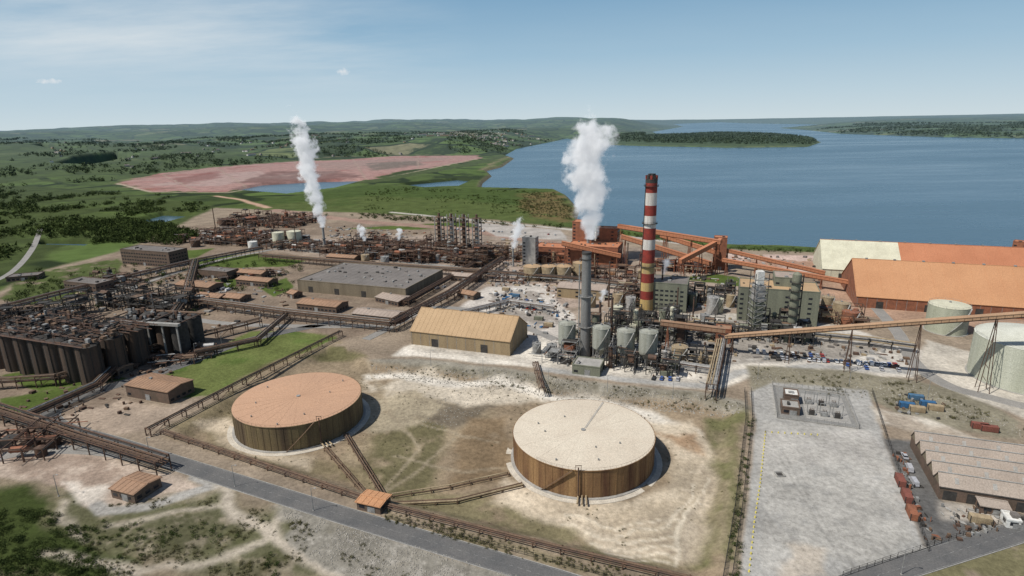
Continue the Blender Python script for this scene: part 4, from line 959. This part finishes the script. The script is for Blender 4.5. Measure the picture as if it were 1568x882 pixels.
p=inpoly([(-60,765),(40,765),(110,800),(150,850),(170,900),(-60,900)],500,seed=7,clump=.42,cs=9); scatter('shrubs',p,sz(len(p),.5,1.7),leaf,160,8)
p=inpoly([(100,770),(330,760),(560,830),(640,900),(150,900)],650,seed=8,clump=.53,cs=10); scatter('shrubs',p,sz(len(p),.2,.8),scrubm,90,9)
p=inpoly([(110,800),(300,790),(420,850),(440,900),(160,900)],140,seed=38,clump=.56,cs=12); scatter('shrubs',p,sz(len(p),.4,1.3),leaf,130,19)
p=inpoly([(260,665),(420,570),(560,560),(1060,610),(1130,630),(1100,880),(600,765)],650,seed=9,clump=.55,cs=12)
p=p[(np.hypot(p[:,0]-G(457,609,8)[0],p[:,1]-G(457,609,8)[1])>33)&(np.hypot(p[:,0]-G(893,661,8)[0],p[:,1]-G(893,661,8)[1])>34)]; scatter('scrub',p,sz(len(p),.15,.55),scrubm,60,10)
p=inpoly([(590,782),(800,836),(1010,888),(1010,900),(800,856),(590,798)],260,seed=10,clump=.4,cs=8); scatter('shrubs',p,sz(len(p),.3,.9),scrubm,90,11)
p=inpoly([(560,555),(760,566),(1060,604),(1140,620),(1140,630),(1040,618),(750,582)],220,seed=11,clump=.4,cs=8); scatter('shrubs',p,sz(len(p),.3,.9),scrubm,80,12)
p=inpoly([(1142,640),(1156,640),(1132,900),(1106,900)],160,seed=12,clump=.35,cs=6); scatter('hedge',p,sz(len(p),.4,1.1),leaf,100,13)
p=inpoly([(1150,562),(1400,584),(1568,655),(1568,672),(1330,612),(1150,592)],260,seed=13,clump=.5,cs=9); scatter('shrubs',p,sz(len(p),.3,1.0),scrubm,80,14)
p=inpoly([(0,470),(60,415),(180,398),(300,395),(480,400),(440,450),(300,480)],230,seed=14,clump=.45,cs=20); scatter('trees',p,sz(len(p),1.5,3.8),leaf,110,15)
p=inpoly([(890,350),(1110,384),(1262,390),(1258,384),(1110,379),(890,346)],180,seed=15); scatter('scrub',p,sz(len(p),1,2.5),leaf,50,16)
p=inpoly([(395,330),(560,328),(860,345),(860,350),(560,336)],200,seed=16,clump=.45,cs=20); scatter('hedgerow',p,sz(len(p),1.5,3.5),leaf,60,17)
def rocks(name,p,sizes,seed):
    rs_=np.random.RandomState(seed); b=B(); z=height(p[:,0],p[:,1])[0]
    for (x,y),s,zz in zip(p,sizes,z):
        n=5; a0=rs_.uniform(0,6); low=[(x+s*math.cos(a0+j*1.256)*rs_.uniform(.6,1.1),y+s*math.sin(a0+j*1.256)*rs_.uniform(.6,1.1),zz-.1) for j in range(n)]
        hi=[(x+(q[0]-x)*rs_.uniform(.35,.75),y+(q[1]-y)*rs_.uniform(.35,.75),zz+s*rs_.uniform(.3,.7)) for q in low]
        i=len(b.v); b.v+=low+hi; k=b.mi(rockm)
        for j in range(n): b.f.append((i+j,i+(j+1)%n,i+n+(j+1)%n,i+n+j)); b.m.append(k)
        b.f.append(tuple(i+n+j for j in range(n))); b.m.append(k)
    b.out(name)
p=inpoly([(560,555),(760,565),(900,588),(1060,603),(1138,620),(1138,632),(1040,622),(900,608),(750,586),(620,574)],1900,seed=21); rocks('rock_rubble',p,sz(len(p),.15,.6),1)
p=inpoly([(430,778),(560,814),(830,892),(700,920),(560,900),(460,840)],2200,seed=22,clump=.45,cs=9); rocks('rock_rubble',p,sz(len(p),.10,.42),2)
p=inpoly([(1150,562),(1400,584),(1568,655),(1568,670),(1330,612),(1150,596)],900,seed=23); rocks('rock_rubble',p,sz(len(p),.15,.5),3)
p=inpoly([(690,600),(760,590),(740,630),(680,660),(640,655)],300,z=BZ,seed=24); rocks('rock_rubble',p,sz(len(p),.12,.45),4)
# ---------------------------------------------------------------- houses far away (town)
b=B(); rg=random.Random(9)
for i in range(260):
    u=rg.choice([rg.gauss(740,45),rg.uniform(60,700)]); v=rg.uniform(214,228) if u>640 else rg.uniform(215,262)
    x,y=G(u,v); 
    if x**2+y**2>9e6*3: continue
    z=float(height(np.array([x]),np.array([y]))[0][0]); 
    if z<-3 or sdf(MUDW,np.array([x]),np.array([y]))[0]<10: continue
    a=rg.uniform(0,3); L=rg.uniform(9,16) if rg.random()<.8 else rg.uniform(30,60); mm=rg.choice([white,white,tanwall,concrete]); b.box(x,y,z-2,L,8,6.5,mm,a)
    c,s=math.cos(a),math.sin(a); 
    for k in (-1,1): b.para((x-s*k*2.1,y+c*k*2.1,z+5.8),(c*L/2,s*L/2,0),(-s*k*2.3,c*k*2.3,-1.5),(0,0,.1),greyroof)
b.out('village_houses')
# ---------------------------------------------------------------- steam plumes
def plume(name,gu,gv,vb,vt,r0,r1,drift,seed,dens=.35,wob=4):
    P=G(gu,gv); zb=ZAT(P,vb); zt=ZAT(P,vt); Hh=zt-zb; n=18; K=20
    m=bpy.data.materials.new('steam'); m.use_nodes=True; nt=m.node_tree; nt.nodes.clear()
    out=N(nt,'ShaderNodeOutputMaterial'); tc=N(nt,'ShaderNodeTexCoord'); sx=N(nt,'ShaderNodeSeparateXYZ'); nt.links.new(tc.outputs['Object'],sx.inputs[0])
    def mt(op,a,b2=None,c=None):
        x=N(nt,'ShaderNodeMath',operation=op)
        for i,v in enumerate((a,b2,c)):
            if v is None: continue
            if isinstance(v,bpy.types.NodeSocket): nt.links.new(v,x.inputs[i])
            else: x.inputs[i].default_value=v
        return x.outputs[0]
    t=mt('DIVIDE',sx.outputs[2],Hh)
    ax=mt('ADD',mt('MULTIPLY',t,drift),mt('MULTIPLY',mt('SINE',mt('MULTIPLY',t,9+seed)),mt('MULTIPLY',t,wob)))
    dx=mt('SUBTRACT',sx.outputs[0],ax); d=mt('SQRT',mt('ADD',mt('MULTIPLY',dx,dx),mt('MULTIPLY',sx.outputs[1],sx.outputs[1])))
    rad=mt('ADD',r0,mt('MULTIPLY',mt('POWER',t,.55),r1-r0))
    q=mt('SUBTRACT',1,mt('DIVIDE',d,rad))
    nz=noise(nt,tc.outputs['Object'],1.6/r1,6,.62)
    dd=mt('ADD',q,mt('MULTIPLY',mt('SUBTRACT',nz,.5),3.2))
    fade=rng_(nt,t,.72,1.0,0,.9); dd=mt('SUBTRACT',mt('SUBTRACT',dd,fade),.25)
    den=mt('MULTIPLY',mt('MINIMUM',mt('MAXIMUM',mt('MULTIPLY',dd,1.8),0),1),dens)
    vs=N(nt,'ShaderNodeVolumeScatter'); vs.inputs['Color'].default_value=(.97,.97,.97,1); vs.inputs['Anisotropy'].default_value=.0; nt.links.new(den,vs.inputs['Density'])
    em=N(nt,'ShaderNodeEmission'); em.inputs['Color'].default_value=(.93,.96,1,1); nt.links.new(mt('MULTIPLY',den,.28),em.inputs['Strength'])  # added glow standing in for light scattered repeatedly inside the steam
    ad=N(nt,'ShaderNodeAddShader'); nt.links.new(vs.outputs[0],ad.inputs[0]); nt.links.new(em.outputs[0],ad.inputs[1]); nt.links.new(ad.outputs[0],out.inputs['Volume'])
    try: m.cycles.volume_step_rate=.45
    except Exception: pass
    vs_=[]
    for i in range(n+1):
        t_=i/n; a_=drift*t_+math.sin(t_*(9+seed))*t_*wob; rr_=(r0+(r1-r0)*t_**.55)*1.45
        for j in range(K): th_=2*math.pi*j/K; vs_.append((a_+rr_*math.cos(th_),rr_*math.sin(th_),Hh*t_))
    fs=[(i*K+j,i*K+(j+1)%K,(i+1)*K+(j+1)%K,(i+1)*K+j) for i in range(n) for j in range(K)]+[tuple(range(K))[::-1],tuple(n*K+j for j in range(K))]
    me=bpy.data.meshes.new(name); me.from_pydata(vs_,[],fs); me.materials.append(m); me.update(); o=bpy.data.objects.new(name,me); o.location=(P[0],P[1],zb); sc.collection.objects.link(o)
plume('steam_plume',902,402,366,160,6,28,-2,1,.30,4)
plume('steam_plume',498,385,348,160,4,15,-16,2,.4,2.5)
plume('steam_cloud',560,392,369,342,2,6,-3,3,.5,1); plume('steam_cloud',612,396,368,346,1.5,5,3,4,.5,1); plume('steam_cloud',786,408,380,330,3,8,8,5,.35,2); plume('steam_cloud',918,520,462,440,1.5,4,3,6,.4,1); plume('steam_cloud',1012,470,420,392,1.5,5,4,7,.3,1)
# ---------------------------------------------------------------- sky & sun
w=bpy.data.worlds.new("World"); sc.world=w; w.use_nodes=True; nt=w.node_tree; bg=nt.nodes['Background']
SE=R(55); sd=Vector((-.90,-.42,0)).normalized()
sky=N(nt,'ShaderNodeTexSky'); sky.sky_type='NISHITA'; sky.sun_disc=False; sky.sun_elevation=SE; sky.sun_rotation=math.atan2(sd.x,sd.y)
sky.air_density=1.0; sky.dust_density=.6; sky.ozone_density=1.5; sky.altitude=100
tc=N(nt,'ShaderNodeTexCoord'); V=tc.outputs['Generated']; sx=N(nt,'ShaderNodeSeparateXYZ'); nt.links.new(V,sx.inputs[0])
def mt(op,a,b2=None):
    x=N(nt,'ShaderNodeMath',operation=op)
    for i,v in enumerate((a,b2)):
        if v is None: continue
        if isinstance(v,bpy.types.NodeSocket): nt.links.new(v,x.inputs[i])
        else: x.inputs[i].default_value=v
    return x.outputs[0]
# atmospheric band near the horizon
cr=N(nt,'ShaderNodeValToRGB'); nt.links.new(sx.outputs[2],cr.inputs[0]); e=cr.color_ramp
e.elements[0].position=0; e.elements[0].color=(.64,.745,.79,1); e.elements[1].position=.30; e.elements[1].color=(.14,.30,.50,1)
for p_,c_ in ((.04,(.53,.675,.765,1)),(.10,(.37,.555,.705,1)),(.19,(.215,.40,.59,1))):
    x=e.elements.new(p_); x.color=c_
band=mix(nt,1,cr.outputs[0],(11.6,11.6,11.6),'MULTIPLY')
skyb=mix(nt,rng_(nt,sx.outputs[2],.22,.55,1,0),sky.outputs[0],band)
zz=mt('MAXIMUM',mt('ADD',sx.outputs[2],.10),.03); cx=mt('DIVIDE',sx.outputs[0],zz); cy=mt('DIVIDE',sx.outputs[1],zz)
cb=N(nt,'ShaderNodeCombineXYZ'); nt.links.new(cx,cb.inputs[0]); nt.links.new(cy,cb.inputs[1])
mp=N(nt,'ShaderNodeMapping'); mp.inputs['Rotation'].default_value=(0,0,R(35)); mp.inputs['Scale'].default_value=(.45,.9,1); nt.links.new(cb.outputs[0],mp.inputs[0])
c1=rng_(nt,noise(nt,mp.outputs[0],.75,9,.6),.38,.70)
mask=rng_(nt,cx,-.2,-1.4,.06,1.0); el_=rng_(nt,sx.outputs[2],.03,.11,0,1)
cf=mt('MULTIPLY',mt('MULTIPLY',mt('MULTIPLY',c1,mask),el_),.9)
skyc=mix(nt,cf,skyb,(8.4,9.2,9.7))
for (u,v,su,sv) in ((72,124,.016,.0035),(527,110,.011,.0055)):
    d=(RM@Vector(((u-784)/FPX,-(v-441)/FPX,-1))).normalized(); az=math.atan2(d.x,d.y)
    azn=mt('SUBTRACT',mt('ARCTAN2',sx.outputs[0],sx.outputs[1]),az); el=mt('SUBTRACT',sx.outputs[2],d.z)
    e1=mt('DIVIDE',azn,su); e2=mt('DIVIDE',el,sv); dd=mt('SUBTRACT',1,mt('ADD',mt('MULTIPLY',e1,e1),mt('MULTIPLY',e2,e2)))
    dd=mt('ADD',dd,mt('MULTIPLY',mt('SUBTRACT',noise(nt,V,110,5),.5),4.0)); f=rng_(nt,dd,.0,1.4,0,.9); skyc=mix(nt,f,skyc,(9.6,9.9,10.2))
nt.links.new(skyc,bg.inputs['Color']); bg.inputs['Strength'].default_value=.080
sl=bpy.data.lights.new('sun','SUN'); sl.energy=4.8; sl.angle=R(.53); sl.color=(1,.955,.88); so=bpy.data.objects.new('sun',sl); sc.collection.objects.link(so)
dirv=Vector((sd.x*math.cos(SE),sd.y*math.cos(SE),math.sin(SE))); so.rotation_euler=dirv.to_track_quat('Z','Y').to_euler(); so.location=(0,0,400)
